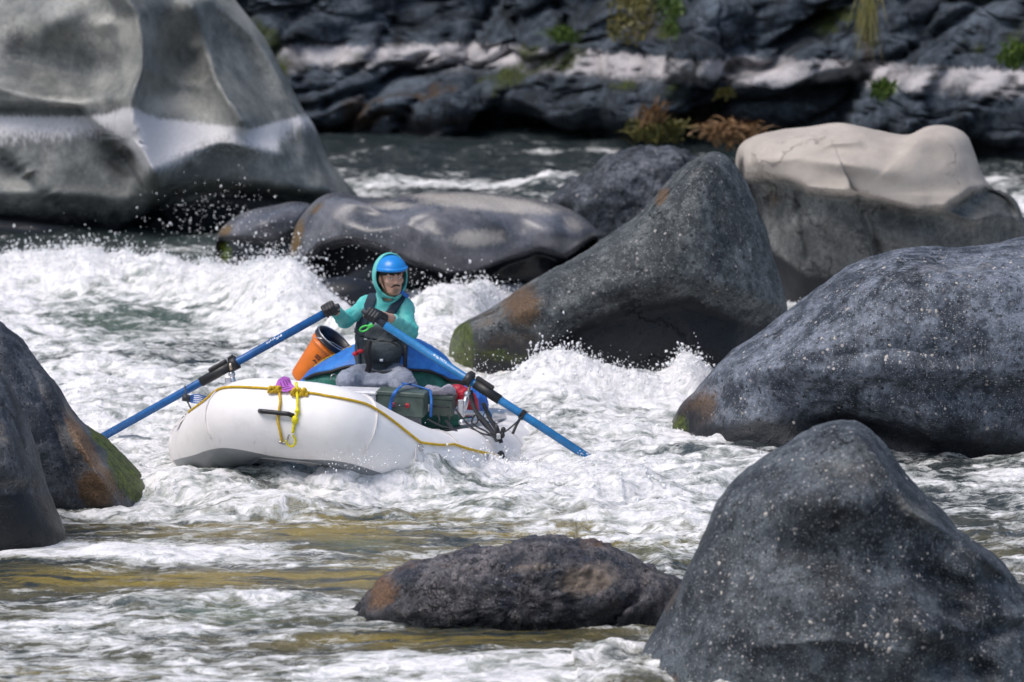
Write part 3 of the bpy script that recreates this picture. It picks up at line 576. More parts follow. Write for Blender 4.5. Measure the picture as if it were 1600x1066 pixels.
# ------------------------------------------------------------------ far bank
def cliff():
    nx, nz = 560, 250
    x = np.linspace(-26, 26, nx); h = np.concatenate([np.linspace(-1.2, 2.6, 190), 2.6+np.linspace(.03, 1, 60)**1.5*9])
    X, Z = np.meshgrid(x, h); nz = len(h)
    base = 57.2-np.interp(X, [-26, -4, 0, 7, 12, 26], [0, 0, .2, 4.6, 6, 4])
    Yb = base+np.maximum(Z, 0)*.62+np.maximum(-Z, 0)*-.2
    p = np.stack([X, Yb, Z*1.15+.001], -1).reshape(-1, 3)
    q = p.copy(); a = R(32); q = np.stack([q[:, 0]*math.cos(a)+q[:, 2]*math.sin(a), q[:, 1], -q[:, 0]*math.sin(a)*1.+q[:, 2]*math.cos(a)], -1)*np.array([.75, .8, 1.35])
    d = 1.25*worley(q, .33, 3, .25)+.6*worley(q, .8, 9, .12)+.24*worley(q, 2.0, 5, .08)+.3*fbm(p, .3, 3, 2)+.09*fbm(p, 4, 4, 7, .6)
    px, py = proj(p)
    d += -.5*np.exp(-(seg_dist(px, py, [(660, 90), (620, 120), (560, 170), (520, 205)])[0]/9)**2)-.7*np.exp(-(seg_dist(px, py, [(1290, 20), (1210, 95), (1140, 110)])[0]/12)**2)
    d += .35*np.exp(-((py-150)/60)**2)*(px > 400)
    d += -.35*np.exp(-((p[:, 2]-.05)/.18)**2)
    p[:, 1] -= d; p[:, 2] += .15*noise(p, 1.1, 4)+.0
    i = np.arange(nz-1)[:, None]*nx+np.arange(nx-1)
    F = np.stack([i, i+1, i+nx+1, i+nx], -1).reshape(-1, 4)
    px, py = proj(p); A = {k: np.zeros(len(p)) for k in ('moss', 'warm', 'dark', 'pale')}
    for k, x_, y_, rx, ry, am in (('warm', 1090, 40, 60, 40, .5), ('warm', 1000, 30, 50, 50, .6), ('warm', 1100, 195, 90, 26, .85), ('warm', 1355, 60, 16, 70, .6), ('warm', 720, 190, 160, 14, .5), ('dark', 760, 210, 300, 14, .6), ('dark', 1450, 235, 260, 30, .8), ('dark', 1290, 30, 30, 50, .5), ('moss', 880, 45, 20, 26, .4), ('moss', 1050, 40, 30, 40, .5), ('moss', 1380, 130, 20, 16, .45), ('moss', 1590, 60, 30, 40, .4), ('dark', 620, 40, 14, 60, .6)):
        A[k] = np.maximum(A[k], am*np.exp(-((px-x_)/rx)**2-((py-y_)/ry)**2))
    A['warm'] = np.maximum(A['warm'], .75*sstep(.1, .5, fbm(p, .9, 3, 61))*sstep(.9, .3, p[:, 2])); A['warm'] = np.maximum(A['warm'], .6*sstep(.2, .5, fbm(p, .7, 3, 64))); A['moss'] = np.maximum(A['moss'], .45*sstep(.15, .5, fbm(p, .8, 3, 67))); A['pale'] = .35*sstep(.1, .5, fbm(p, 1.3, 3, 70))
    o = link('rock_cliff', mesh_np('rock_cliff', p, F, M['rock_cliff'], False, A)); tag(o, kind='structure')
    me = o.data; me.polygons.foreach_set('use_smooth', [True]*len(me.polygons))
cliff()
for i, (lab, ol, c_, base) in enumerate([
    ('rounded blue grey bank boulder at the top, right of the hanging growth', [(1062, 40), (1075, 15), (1100, -5), (1140, -8), (1165, 10), (1180, 45), (1165, 85), (1120, 100), (1080, 85)], (1120, 45), 56.0),
    ('slanting grey bank boulder at the top right', [(1380, 30), (1410, 5), (1450, -10), (1480, 0), (1470, 25), (1430, 50), (1395, 62), (1378, 55)], (1425, 25), 55.2),
    ('dull grey bank boulder below the hanging growth', [(1035, 110), (1045, 78), (1075, 62), (1110, 68), (1125, 95), (1115, 125), (1070, 135), (1040, 130)], (1080, 98), 55.4)]):
    boulder('bank_boulder', lab, ol, c_, 200, .6, .9, M['rock_cliff'], seed=40+i, nt_=110, nf=60, namp=.08, nscale=2, rough=.05, facet=(.12, 1.6), Y=base, cat='boulder', group='boulders in the far bank')

def leaf_mat(name, a, b, rough=.6):
    n = N(name); n.set(col=n.mix(n.ss(n.noise(6, 4, .7), .3, .7), a, b), rough=rough); return n.m
M['leaf_green'] = leaf_mat('bank_leaf_green', (.035, .085, .012), (.13, .19, .03))
M['leaf_olive'] = leaf_mat('bank_leaf_olive', (.05, .055, .012), (.17, .15, .035))
M['leaf_dry'] = leaf_mat('bank_leaf_dry', (.12, .06, .02), (.32, .19, .09))
def tuft(label, cat, name, px, py, Y, wpx, hpx, n_, mat, droop=.5, lean=0., wid=.02):
    c = P(px, py, Y); s = Y/FP; g = Geo()
    for k in range(n_):
        b = c+np.array([rng.normal()*wpx*.3*s, rng.normal()*.15, rng.normal()*hpx*.12*s])
        L = hpx*s*rng.uniform(.5, 1.1); dx = rng.normal()*wpx*.35*s+lean*L; dy = -abs(rng.normal())*.2
        t = np.linspace(0, 1, 4)[:, None]
        q = b+t*np.array([dx, dy, 0])+np.array([0, 0, 1])*(t*L-droop*t*t*L*1.3)
        ww = wid*rng.uniform(.6, 1.3); sd_ = np.array([math.cos(k), math.sin(k)*.6, .25])*ww
        prof = np.array([.7, 1, .7, .05])[:, None]
        g.add(np.concatenate([q-sd_*prof, q+sd_*prof]), [(i, i+1, i+5, i+4) for i in range(3)])
    o = link(name, g.mesh(name, mat, c), c); tag(o, label, cat, 'plants on the far bank')
tuft('bright green leafy tuft on the bank above the white band, top centre', 'plant', 'leafy_tuft', 885, 62, 54.6, 34, 40, 200, M['leaf_green'], .5, -.3, .014)
def bush(label, px, py, Y, rx, ry, n_, mat, leaf=.03):
    c = P(px, py, Y); s = Y/FP; g = Geo(); q = rng.normal(size=(n_, 3)); q /= np.linalg.norm(q, axis=1)[:, None]; q *= rng.random((n_, 1))**.4
    q = c+q*np.array([rx*s, .35, ry*s]); q += .18*np.stack([noise(q, 3, 2), noise(q, 3, 5), noise(q, 3, 7)], -1); q = q[noise(q, 4, 9) > -.25]
    for p_ in q:
        a = rng.normal(size=3); a[2] -= .8; a /= np.linalg.norm(a); b = np.cross(a, rng.normal(size=3)); b /= np.linalg.norm(b); L = leaf*rng.uniform(.6, 1.5)
        g.add([p_, p_+a*L+b*L*.4, p_+a*L*2.2, p_+a*L-b*L*.4], [(0, 1, 2, 3)])
    o = link('hanging_bush', g.mesh('hanging_bush', mat, c, False), c); tag(o, label, 'bush', 'plants on the far bank')
bush('yellow green hanging bush at the top edge of the bank', 985, 18, 54.3, 40, 46, 1900, M['leaf_olive'])
bush('dark green hanging bush right of the yellow green one at the top', 1046, 12, 54.4, 20, 50, 900, M['leaf_green'])
tuft('dry orange brown grass clump low on the bank, left of the cream topped boulder', 'grass clump', 'grass_clump', 1140, 215, 51.2, 70, 56, 260, M['leaf_dry'], .55, 0, .022)
tuft('olive brown grass clump at the waterline below the hanging bushes', 'grass clump', 'grass_clump', 1030, 215, 52.4, 60, 60, 220, M['leaf_olive'], .55, -.1, .022)
tuft('tall dry stalks between the two brown grass clumps', 'grass clump', 'grass_clump', 1015, 190, 52.2, 34, 50, 50, M['leaf_dry'], .3, .2, .02)
tuft('small green grass tuft in the white band above the cream topped boulder', 'plant', 'grass_clump', 1377, 150, 51.4, 26, 42, 110, M['leaf_green'], .4, 0, .022)
tuft('brown trailing stems down the rock at the upper right', 'plant', 'trailing_plant', 1355, -6, 52.5, 26, -80, 70, M['leaf_olive'], -.1, 0, .012)
tuft('green tuft high on the bank at the far right edge', 'plant', 'leafy_tuft', 1588, 95, 52.0, 34, 60, 120, M['leaf_green'], .5, 0, .025)
tuft('small pale green tuft on the white band below the round bank boulder', 'plant', 'leafy_tuft', 1132, 150, 51.9, 22, 24, 70, M['leaf_olive'], .4, 0, .02)

# ------------------------------------------------------------------ water
def gs(px, py, x, y, rx, ry, a=0.):
    a = R(a); ux = (px-x)*math.cos(a)+(py-y)*math.sin(a); uy = -(px-x)*math.sin(a)+(py-y)*math.cos(a)
    return np.exp(-(ux/rx)**2-(uy/ry)**2)
def water():
    pys = np.concatenate([np.arange(1135, 200, -1.5)])
    Y = G(pys); Y = np.concatenate([[-40, -5, 8, 15, 18.5], Y, [Y[-1]+1.5, Y[-1]+4, 90, 140]])
    u = np.linspace(-1, 1, 800); u = np.concatenate([[-1-60, -1-18, -1-6, -1-2.2, -1-.8, -1-.25], u, [1.25, 1.8, 3.2, 7, 19, 61]])
    YY, U = np.meshgrid(Y, u, indexing='ij'); Wd = np.clip(YY, 15, 75)*.1245+.25
    XX = np.where(np.abs(U) > 1, np.sign(U)*(Wd+(np.abs(U)-1)), U*Wd)
    p = np.stack([XX, YY, 0*XX], -1).reshape(-1, 3)
    inside = ((np.abs(U) <= 1.3) & (YY > 19) & (YY < 62)).ravel().astype(float)
    px, py = proj(p); py = np.clip(py, 150, 1200)
    # ---- foam density by place
    knots = np.array([(205, .06), (225, .08), (250, .24), (285, .36), (330, .36), (360, .24), (405, .34), (432, .5), (446, .92), (480, .8), (700, .74), (770, .8), (800, .62), (830, .52), (880, .48), (930, .44), (960, .60), (1066, .62), (1200, .6)])
    foam = np.interp(py, knots[:, 0], knots[:, 1])
    def add(v, *a): nonlocal foam; foam = foam+v*gs(px, py, *a)
    add(-.40, 190, 490, 130, 36, 8); add(-.25, 330, 560, 70, 26); add(-.2, 480, 470, 60, 22); add(.35, 100, 455, 260, 22); add(.4, 430, 475, 120, 30, 10); add(-.3, 80, 372, 260, 12)
    add(.3, 700, 480, 70, 50); add(.25, 1000, 600, 150, 30); add(.2, 600, 745, 130, 30); add(.3, 740, 720, 120, 26); add(-.16, 730, 770, 90, 24); add(-.34, 415, 742, 130, 16); add(-.2, 300, 720, 40, 16)
    add(-.14, 1120, 710, 120, 30); add(.16, 1000, 800, 120, 60); add(-.4, 1510, 722, 150, 16); add(-.2, 1500, 790, 130, 60); add(-.32, 1260, 706, 150, 10)
    add(-.12, 330, 830, 330, 22); add(.5, 220, 864, 190, 12, 2); add(-.3, 40, 885, 90, 14); add(-.4, 300, 905, 330, 13); add(-.35, 620, 905, 120, 20); add(-.28, 560, 850, 170, 22); add(-.25, 700, 990, 220, 10); add(-.45, 820, 1000, 240, 15)
    add(.2, 330, 935, 160, 18); add(-.16, 350, 960, 120, 14); add(.2, 750, 1045, 200, 22); add(.15, 120, 960, 160, 20); add(-.2, 220, 1010, 220, 16)
    add(.4, 1045, 945, 30, 20)
    add(.5, 750, 293, 140, 7); add(.3, 660, 285, 60, 7); add(.6, 860, 290, 60, 10, -6); add(.5, 850, 240, 30, 6); add(.5, 945, 235, 40, 8); add(-.35, 800, 262, 160, 12, 3); add(-.3, 640, 228, 200, 9); add(.3, 630, 240, 60, 8); add(.2, 560, 300, 60, 26)
    add(.6, 1590, 320, 30, 16); add(.2, 1560, 280, 50, 14); add(.4, 210, 355, 40, 5); add(-.2, 1300, 250, 300, 14)
    add(.3, 1100, 690, 60, 8); add(.25, 600, 985, 60, 8); add(.3, 180, 800, 80, 8); add(.3, 60, 872, 80, 6); foam = np.clip(foam-.11, 0, 1.05)
    olive = np.clip(.9*gs(px, py, 560, 825, 380, 24)+1.1*gs(px, py, 250, 905, 300, 12)+.9*gs(px, py, 600, 895, 130, 22)+.25*sstep(780, 860, py)+.6*gs(px, py, 60, 1055, 200, 14)+.7*gs(px, py, 640, 1000, 200, 9)+.5*gs(px, py, 900, 840, 150, 20), 0, 1)
    green = np.clip(.8*gs(px, py, 360, 960, 110, 16)+.5*gs(px, py, 700, 780, 120, 30)+.6*gs(px, py, 380, 750, 160, 14)+.6*gs(px, py, 560, 850, 60, 10)+.5*gs(px, py, 180, 500, 150, 30)+.5*gs(px, py, 1050, 855, 60, 12)+.4*gs(px, py, 900, 430, 600, 60), 0, 1)
    # ---- height: standing waves where they break, heaps of foam, chop
    z = np.zeros(len(p)); q = p.copy(); q[:, 2] = 0
    sc = np.array([.75, 1, 1.])
    calm = 1-.62*sstep(785, 830, py)*(px < 900)-.0*py
    calm = calm*(1-.35*gs(px, py, 1500, 770, 160, 80))
    def wave(h, *a): nonlocal z; z = z+h*gs(px, py, *a)
    wave(.36, 120, 452, 270, 15, 2); wave(.38, 430, 488, 110, 18, 8); wave(.2, 450, 500, 60, 22); wave(.34, 690, 505, 60, 20); wave(.30, 760, 490, 40, 14, -20); wave(.24, 870, 605, 70, 14); wave(.26, 1075, 600, 36, 12); wave(.16, 980, 610, 120, 12); wave(.15, 640, 560, 60, 20); wave(-.10, 745, 690, 70, 26); wave(.06, 860, 680, 60, 16)
    wave(.14, 550, 762, 44, 15, -10); wave(.25, 650, 754, 80, 16, -4); wave(.06, 745, 728, 60, 16); wave(.10, 820, 790, 120, 14, 5); wave(.12, 960, 770, 100, 12); wave(.2, 400, 758, 220, 22); wave(.12, 330, 780, 120, 10, 8); wave(.1, 430, 800, 220, 9)
    wave(.10, 200, 640, 120, 16); wave(.12, 330, 620, 120, 14); wave(-.1, 190, 520, 160, 26); wave(.10, 150, 365, 80, 6, 0); wave(.08, 330, 385, 100, 10)
    wave(.12, 640, 246, 70, 8); wave(.12, 760, 297, 200, 7); wave(.14, 870, 297, 60, 8, -6); wave(.05, 220, 868, 170, 8); wave(.05, 380, 935, 150, 9); wave(.06, 800, 1040, 200, 12)
    near = sstep(60, 25, p[:, 1])
    lo_ = fbm(q*sc, .55, 3, 1); me_ = fbm(q*sc, 1.6, 3, 4, .55, 'b'); hi_ = fbm(q+.15*np.stack([noise(q, 2, 1), noise(q, 2, 2), 0*z], -1), 4.2, 5, 8, .62, 'b')
    rd = fbm(q*np.array([.6, 1.25, 1]), 3.1, 4, 12, .55, 'r')
    fl = np.clip(foam, 0, 1)
    z += calm*(.13*lo_+.085*me_*(.4+fl)+.05*hi_*(.18+fl**2)+.035*rd)
    fine = fbm(q*np.array([.8, 1.3, 1]), 15, 3, 16, .6, 'b')
    z += calm*.009*fine*(.3+fl)
    z = z*inside
    foam = foam+.14*(me_+.25)+.25*np.clip(hi_, -.4, .6)+.05*rd+.42*fbm(q*np.array([.55, 1., 1]), 1.1, 4, 51, .6)-.05
    p[:, 2] = z; p[:, 0] += .05*fbm(q, 2.2, 3, 30)*inside; p[:, 1] += (.06*fbm(q, 2.2, 3, 34)-.35*np.clip(z, 0, .3))*inside
    lq = (p-RO)@RM; ins = sstep(.80, .68, np.abs(lq[:, 0]))*sstep(-2.0, -1.8, lq[:, 1])*sstep(1.36, 1.2, lq[:, 1])
    p[:, 2] = p[:, 2]*(1-ins)+ins*np.minimum(p[:, 2], (RO+np.stack([lq[:, 0], lq[:, 1], lq[:, 0]*0-.2], -1)@RM.T)[:, 2])
    nx = len(u); i = np.arange(len(Y)-1)[:, None]*nx+np.arange(nx-1)
    F = np.stack([i, i+1, i+nx+1, i+nx], -1).reshape(-1, 4)
    n = N('river_water')
    fo = n.attr('foam'); ol = n.attr('olive'); gr = n.attr('green')
    warp = n.nd('ShaderNodeTexNoise', {'Scale': 2.2, 'Detail': 3., 'Vector': n.pos}).outputs['Color']
    wv = n.nd('ShaderNodeVectorMath', {0: warp, 1: (.5, .5, .5)}, operation='SUBTRACT').outputs[0]
    wv = n.nd('ShaderNodeVectorMath', {0: wv, 'Scale': .45}, operation='SCALE').outputs[0]
    pp = n.nd('ShaderNodeVectorMath', {0: n.pos, 1: wv}, operation='ADD').outputs[0]
    sq = n.scaled(pp, .62, 1., .9)
    n1 = n.noise(5.5, 10, .70, vec=sq); n2 = n.noise(24, 6, .7, vec=sq)
    ln = n.math('ABSOLUTE', n.math('SUBTRACT', n.noise(3.4, 6, .62, vec=sq), .5))
    lace = n.ss(ln, .09, 0)
    t = n.math('ADD', n.math('MULTIPLY', fo, 1.15), n.math('ADD', n.math('MULTIPLY', n.math('SUBTRACT', n1, .5), 1.7), n.math('MULTIPLY', n.math('SUBTRACT', n2, .5), .7)))
    t = n.math('ADD', t, n.math('MULTIPLY', lace, .22))
    stw = n.noise(1, 7, .68, vec=n.scaled(pp, 1.6, 7.5, 3.), dist=.7)
    t = n.math('ADD', t, n.math('MULTIPLY', n.math('SUBTRACT', stw, .5), 1.1))
    fm = n.ss(t, .30, .92)
    deep = n.mix(gr, (.018, .028, .03), (.10, .16, .105)); deep = n.mix(n.ss(n.noise(2, 4, .6, vec=sq), .4, .7, 0, .25), deep, (.07, .085, .085))
    aer = n.ss(n.math('ADD', fo, n.math('MULTIPLY', n.math('SUBTRACT', n.noise(3, 5, .65, vec=sq), .5), .8)), .3, .85); deep = n.mix(n.math('MULTIPLY', aer, .75), deep, (.27, .31, .28))
    ol2 = n.math('MULTIPLY', ol, n.ss(n.noise(1, 5, .65, vec=n.scaled(pp, 1.2, 7, 3)), .38, .56))
    deep = n.mix(ol2, deep, (.26, .195, .035))
    foamc = n.mix(n.ss(n.noise(11, 8, .72, vec=sq), .36, .6), (.62, .63, .64), (.96, .94, .94))
    foamc = n.mix(n.math('MULTIPLY', n.ss(t, 1.0, .6), .5), foamc, (.50, .54, .48))
    n.set(col=n.mix(fm, deep, foamc), rough=n.ss(fm, 0, 1, .12, .7), spec=.5)
    hh = n.math('ADD', n.math('MULTIPLY', n.noise(16, 6, .65, vec=sq), .7), n.math('MULTIPLY', n.noise(60, 5, .7, vec=sq), n.ss(fm, 0, 1, .1, .3)))
    n.set(nrm=n.bump(hh, .05, 1.))
    M['water'] = n.m
    o = link('river', mesh_np('river', p, F, M['water'], True, {'foam': foam*inside+(1-inside)*.3, 'olive': olive, 'green': green})); tag(o, kind='structure')
    return p, px, py, foam
WP, WX, WY, WF = water()
bed = Geo().add([(-150, -60, -1.6), (150, -60, -1.6), (150, 300, -1.6), (-150, 300, -1.6)], [(0, 1, 2, 3)])
n = N('riverbed_gravel'); n.set(col=n.mix(n.noise(2, 8, .7), (.05, .05, .04), (.16, .14, .10)), rough=.9)
tag(link('riverbed', bed.mesh('riverbed', n.m, (0, 0, 0))), kind='structure')
# far ground behind the bank, to the horizon
gx = np.linspace(-400, 400, 60); gy = np.concatenate([np.linspace(58, 100, 20), np.linspace(110, 900, 20)])
GX, GY = np.meshgrid(gx, gy); gp = np.stack([GX, GY, 0*GX], -1).reshape(-1, 3)
gp[:, 2] = -1.4+sstep(60, 75, gp[:, 1])*9+sstep(75, 300, gp[:, 1])*60*(.6+.4*noise(gp, .01))+1.5*fbm(gp, .05, 3, 3)*sstep(66, 90, gp[:, 1])
i = np.arange(39)[:, None]*60+np.arange(59)
n = N('canyon_scrub'); n.set(col=n.mix(n.ss(n.noise(.3, 8, .7), .4, .6), (.06, .065, .03), (.14, .125, .09)), rough=.9)
tag(link('hillside', mesh_np('hillside', gp, np.stack([i, i+1, i+61, i+60], -1).reshape(-1, 4), n.m)), kind='structure')

# ---- spray: drops and small clots of froth thrown up where the water breaks
n = N('froth'); n.set(col=(.86, .87, .88), rough=.35); M['froth'] = n.m
OCT = np.array([(1, 0, 0), (-1, 0, 0), (0, 1, 0), (0, -1, 0), (0, 0, 1), (0, 0, -1)], float)
OCF = [(0, 2, 4), (2, 1, 4), (1, 3, 4), (3, 0, 4), (2, 0, 5), (1, 2, 5), (3, 1, 5), (0, 3, 5)]
def drops(name, c, r):
    n_ = len(c); rot = rng.normal(size=(n_, 3, 3)); rot = np.linalg.qr(rot)[0]
    v = c[:, None]+np.einsum('kj,nji->nki', OCT, rot)*(r[:, None, None]*rng.uniform(.5, 1.3, (n_, 6, 1)))*np.stack([rng.uniform(.6, 1.8, n_), np.ones(n_), rng.uniform(.6, 2.4, n_)], -1)[:, None]
    F = (np.array(OCF)[None]+np.arange(n_)[:, None, None]*6).reshape(-1, 3)
    o = link(name, mesh_np(name, v.reshape(-1, 3), F, M['froth'], True)); tag(o, kind='stuff')
def fling(n_, x, y, rx, ry, Y, dY, r0, r1, a=0):
    a = R(a); gx_ = rng.normal(size=n_)*rx*.6; gy_ = rng.normal(size=n_)*ry*.6
    X = x+gx_*math.cos(a)-gy_*math.sin(a); Yp = y+gx_*math.sin(a)+gy_*math.cos(a)
    return P(X, Yp, Y+rng.normal(size=n_)*dY), r0+(r1-r0)*rng.random(n_)**3
L = [fling(300, 335, 335, 90, 45, 41.0, .5, .003, .008), fling(260, 440, 410, 60, 45, 38.6, .4, .003, .008), fling(160, 390, 440, 60, 22, 38.0, .3, .003, .009), fling(110, 580, 400, 90, 45, 37.6, .4, .003, .008),
     fling(130, 650, 450, 50, 30, 35.6, .4, .003, .008), fling(150, 780, 455, 30, 14, 36.3, .3, .004, .01), fling(140, 1085, 572, 20, 14, 33.6, .2, .003, .008), fling(60, 1000, 565, 110, 14, 33.4, .2, .003, .007), fling(70, 770, 570, 60, 20, 33.2, .2, .003, .007),
     fling(90, 560, 722, 60, 16, 28.7, .1, .003, .008), fling(70, 740, 712, 60, 14, 28.8, .1, .003, .008), fling(50, 90, 392, 200, 10, 40, .4, .003, .008), fling(60, 900, 712, 26, 8, 30.3, .1, .003, .007)]
drops('spray', np.concatenate([l[0] for l in L]), np.concatenate([l[1] for l in L]))
# froth lumps on the crests
wgt = np.clip(WF-.72, 0, .5)*np.clip(WP[:, 2]+.02, 0, .4)*((WY > 380) & (WY < 800) & (np.abs(WX-800) < 830)); wgt = wgt/wgt.sum()
k = rng.choice(len(WP), 13000, p=wgt); c = WP[k]+rng.normal(size=(13000, 3))*np.array([.03, .04, .012]); c[:, 2] += np.abs(rng.normal(size=13000))**2*.02*np.clip(WP[k, 2]/.2, .3, 1.6)
drops('froth', c, .003+.009*rng.random(13000)**3)

# ------------------------------------------------------------------ raft
M['hypalon'] = None
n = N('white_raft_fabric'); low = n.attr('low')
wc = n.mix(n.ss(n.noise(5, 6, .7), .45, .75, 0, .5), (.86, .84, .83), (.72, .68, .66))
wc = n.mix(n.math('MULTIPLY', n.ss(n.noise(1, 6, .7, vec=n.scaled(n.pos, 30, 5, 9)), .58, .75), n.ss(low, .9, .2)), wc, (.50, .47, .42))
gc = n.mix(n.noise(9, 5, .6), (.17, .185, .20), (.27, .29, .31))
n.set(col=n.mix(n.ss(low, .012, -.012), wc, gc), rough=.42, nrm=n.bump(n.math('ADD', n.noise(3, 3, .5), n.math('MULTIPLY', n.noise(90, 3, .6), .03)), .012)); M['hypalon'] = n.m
M['seam'] = simple('raft_seam_tape', (.70, .68, .68), .5)
M['rope_y'] = simple('yellow_rope', (.62, .40, .02), .7, vscale=40, bs=300, bd=.002)
M['rope_b'] = simple('bright_yellow_rope', (.75, .66, .01), .65, vscale=40, bs=300, bd=.002)
M['black'] = simple('black_webbing', (.012, .013, .016), .6, vscale=30)
M['rubber'] = simple('black_rubber', (.015, .016, .018), .45)
M['alu'] = simple('brushed_aluminium', (.62, .63, .66), .32, metal=.9, var=.12)
M['steel'] = simple('steel', (.5, .5, .5), .25, metal=1.)
M['bronze'] = simple('oarlock_bronze', (.45, .38, .29), .32, metal=.9)
M['oar_blue'] = simple('blue_oar_shaft', (.012, .10, .30), .25, var=.15)
M['oar_blue2'] = simple('light_blue_oar_shaft', (.02, .17, .40), .25, var=.15)
M['decal'] = simple('white_decal', (.62, .68, .75), .4)
M['grip'] = simple('dark_grey_grip', (.03, .035, .045), .5)
M['ammo'] = simple('olive_drab_steel', (.065, .095, .08), .45, var=.3, vscale=9, dirt=(.09, .10, .085))
M['red'] = simple('red_latch', (.6, .02, .04), .45)
M['redbag'] = simple('red_dry_bag', (.42, .015, .035), .42, bs=14, bd=.02)
M['bluebag'] = simple('blue_dry_bag', (.015, .12, .48), .42, bs=12, bd=.02)
M['bluestrap'] = simple('blue_cam_strap', (.015, .12, .42), .5)
M['cloth'] = simple('pale_grey_cloth', (.38, .36, .42), .8, bs=18, bd=.03)
M['floor'] = simple('grey_raft_floor', (.2, .21, .22), .5)
M['purple'] = simple('purple_paper_tag', (.50, .13, .58), .6)
M['ink'] = simple('dark_ink', (.07, .01, .12), .6)
M['orange'] = simple('orange_bucket_plastic', (.72, .17, .01), .34, var=.1, dirt=(.6, .12, .01))
M['bucket_black'] = simple('black_bucket_rim', (.012, .013, .02), .35)
M['cooler'] = simple('white_cooler_plastic', (.66, .66, .70), .35)
M['seatbox'] = simple('grey_dry_box', (.28, .29, .3), .45)
M['lime'] = simple('lime_green_plastic', (.08, .72, .12), .35)

half = [(0, -2.14, .27), (.18, -2.14, .268), (.34, -2.09, .24), (.54, -1.82, .12), (.74, -1.50, .015), (.86, -1.12, -.02), (.88, -.6, -.01), (.88, 0, 0), (.88, .45, 0), (.86, .8, .02), (.77, 1.08, .05), (.6, 1.32, .08), (.38, 1.44, .10), (.2, 1.46, .10)]
full = half+[(0, 1.46, .10)]+[(-x, y, z) for x, y, z in half[:0:-1]]
PATH = catmull(full, 22, True); TR = .272
NPTH = len(PATH); TT = np.roll(PATH, -1, 0)-np.roll(PATH, 1, 0); TT /= np.linalg.norm(TT, axis=1)[:, None]
OUT = np.cross(TT, [0, 0, 1.]); OUT /= np.linalg.norm(OUT, axis=1)[:, None]; UP = np.cross(OUT, TT)
if (OUT[0]*PATH[0])[1] < 0: OUT = -OUT
UP = np.where(UP[:, 2:] < 0, -UP, UP)
def s_at(x, y): return int(np.argmin((PATH[:, 0]-x)**2+(PATH[:, 1]-y)**2))
def surf(i, ang, r=TR):
    """point on the tube, i = float path index, ang = degrees above the outer side"""
    i = float(i) % NPTH; a = int(i); b = (a+1) % NPTH; f = i-a; ang = R(ang)
    c = PATH[a]*(1-f)+PATH[b]*f; o_ = OUT[a]*(1-f)+OUT[b]*f; u_ = UP[a]*(1-f)+UP[b]*f
    return c+r*(math.cos(ang)*o_+math.sin(ang)*u_)
na = 72; an = np.arange(na)*2*math.pi/na
V = PATH[:, None]+TR*(np.cos(an)[None, :, None]*OUT[:, None]+np.sin(an)[None, :, None]*UP[:, None])
dgr = (np.degrees(an)+180) % 360-180
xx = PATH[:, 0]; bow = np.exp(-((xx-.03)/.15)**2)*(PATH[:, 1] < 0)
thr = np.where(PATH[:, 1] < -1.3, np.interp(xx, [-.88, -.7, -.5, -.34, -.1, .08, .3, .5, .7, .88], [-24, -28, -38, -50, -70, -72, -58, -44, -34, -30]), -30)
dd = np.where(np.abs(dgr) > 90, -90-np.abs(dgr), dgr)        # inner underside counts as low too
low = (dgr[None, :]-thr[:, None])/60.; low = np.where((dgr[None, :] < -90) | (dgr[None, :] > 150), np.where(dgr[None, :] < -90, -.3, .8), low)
ii = np.arange(NPTH)[:, None]; jj = np.arange(na)[None, :]
F = np.stack([ii*na+jj, ((ii+1) % NPTH)*na+jj, ((ii+1) % NPTH)*na+(jj+1) % na, ii*na+(jj+1) % na], -1).reshape(-1, 4)
raft = T('raft', 'white inflatable oar raft with grey underside and yellow perimeter rope, riding the rapid', 'raft', RO)
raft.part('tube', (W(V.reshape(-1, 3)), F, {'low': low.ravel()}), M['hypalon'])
raft.part('floor', Geo().box(W((0, .1, -.06)), RM.T, (.66, 1.2, .05), .04), M['floor'])
for y in (.8,):
    g = Geo(); g.tube([W((x, y, -.02)) for x in np.linspace(-.7, .7, 12)], .17, 20); raft.part('thwart', g, M['seam'])
def surf_line(pts, r_off, n_=30, wob=0.):
    """world points running over the tube surface between (x, y, angle) stations"""
    out = []
    st = [(s_at(x, y), a) for x, y, a in pts]
    for (i0, a0), (i1, a1) in zip(st[:-1], st[1:]):
        dlt = ((i1-i0+NPTH/2) % NPTH)-NPTH/2
        for t in np.linspace(0, 1, n_, endpoint=False): out.append(surf(i0+dlt*t, a0+(a1-a0)*t+wob*math.sin(math.pi*t), TR+r_off))
    out.append(surf(st[-1][0], st[-1][1], TR+r_off)); return W(out)
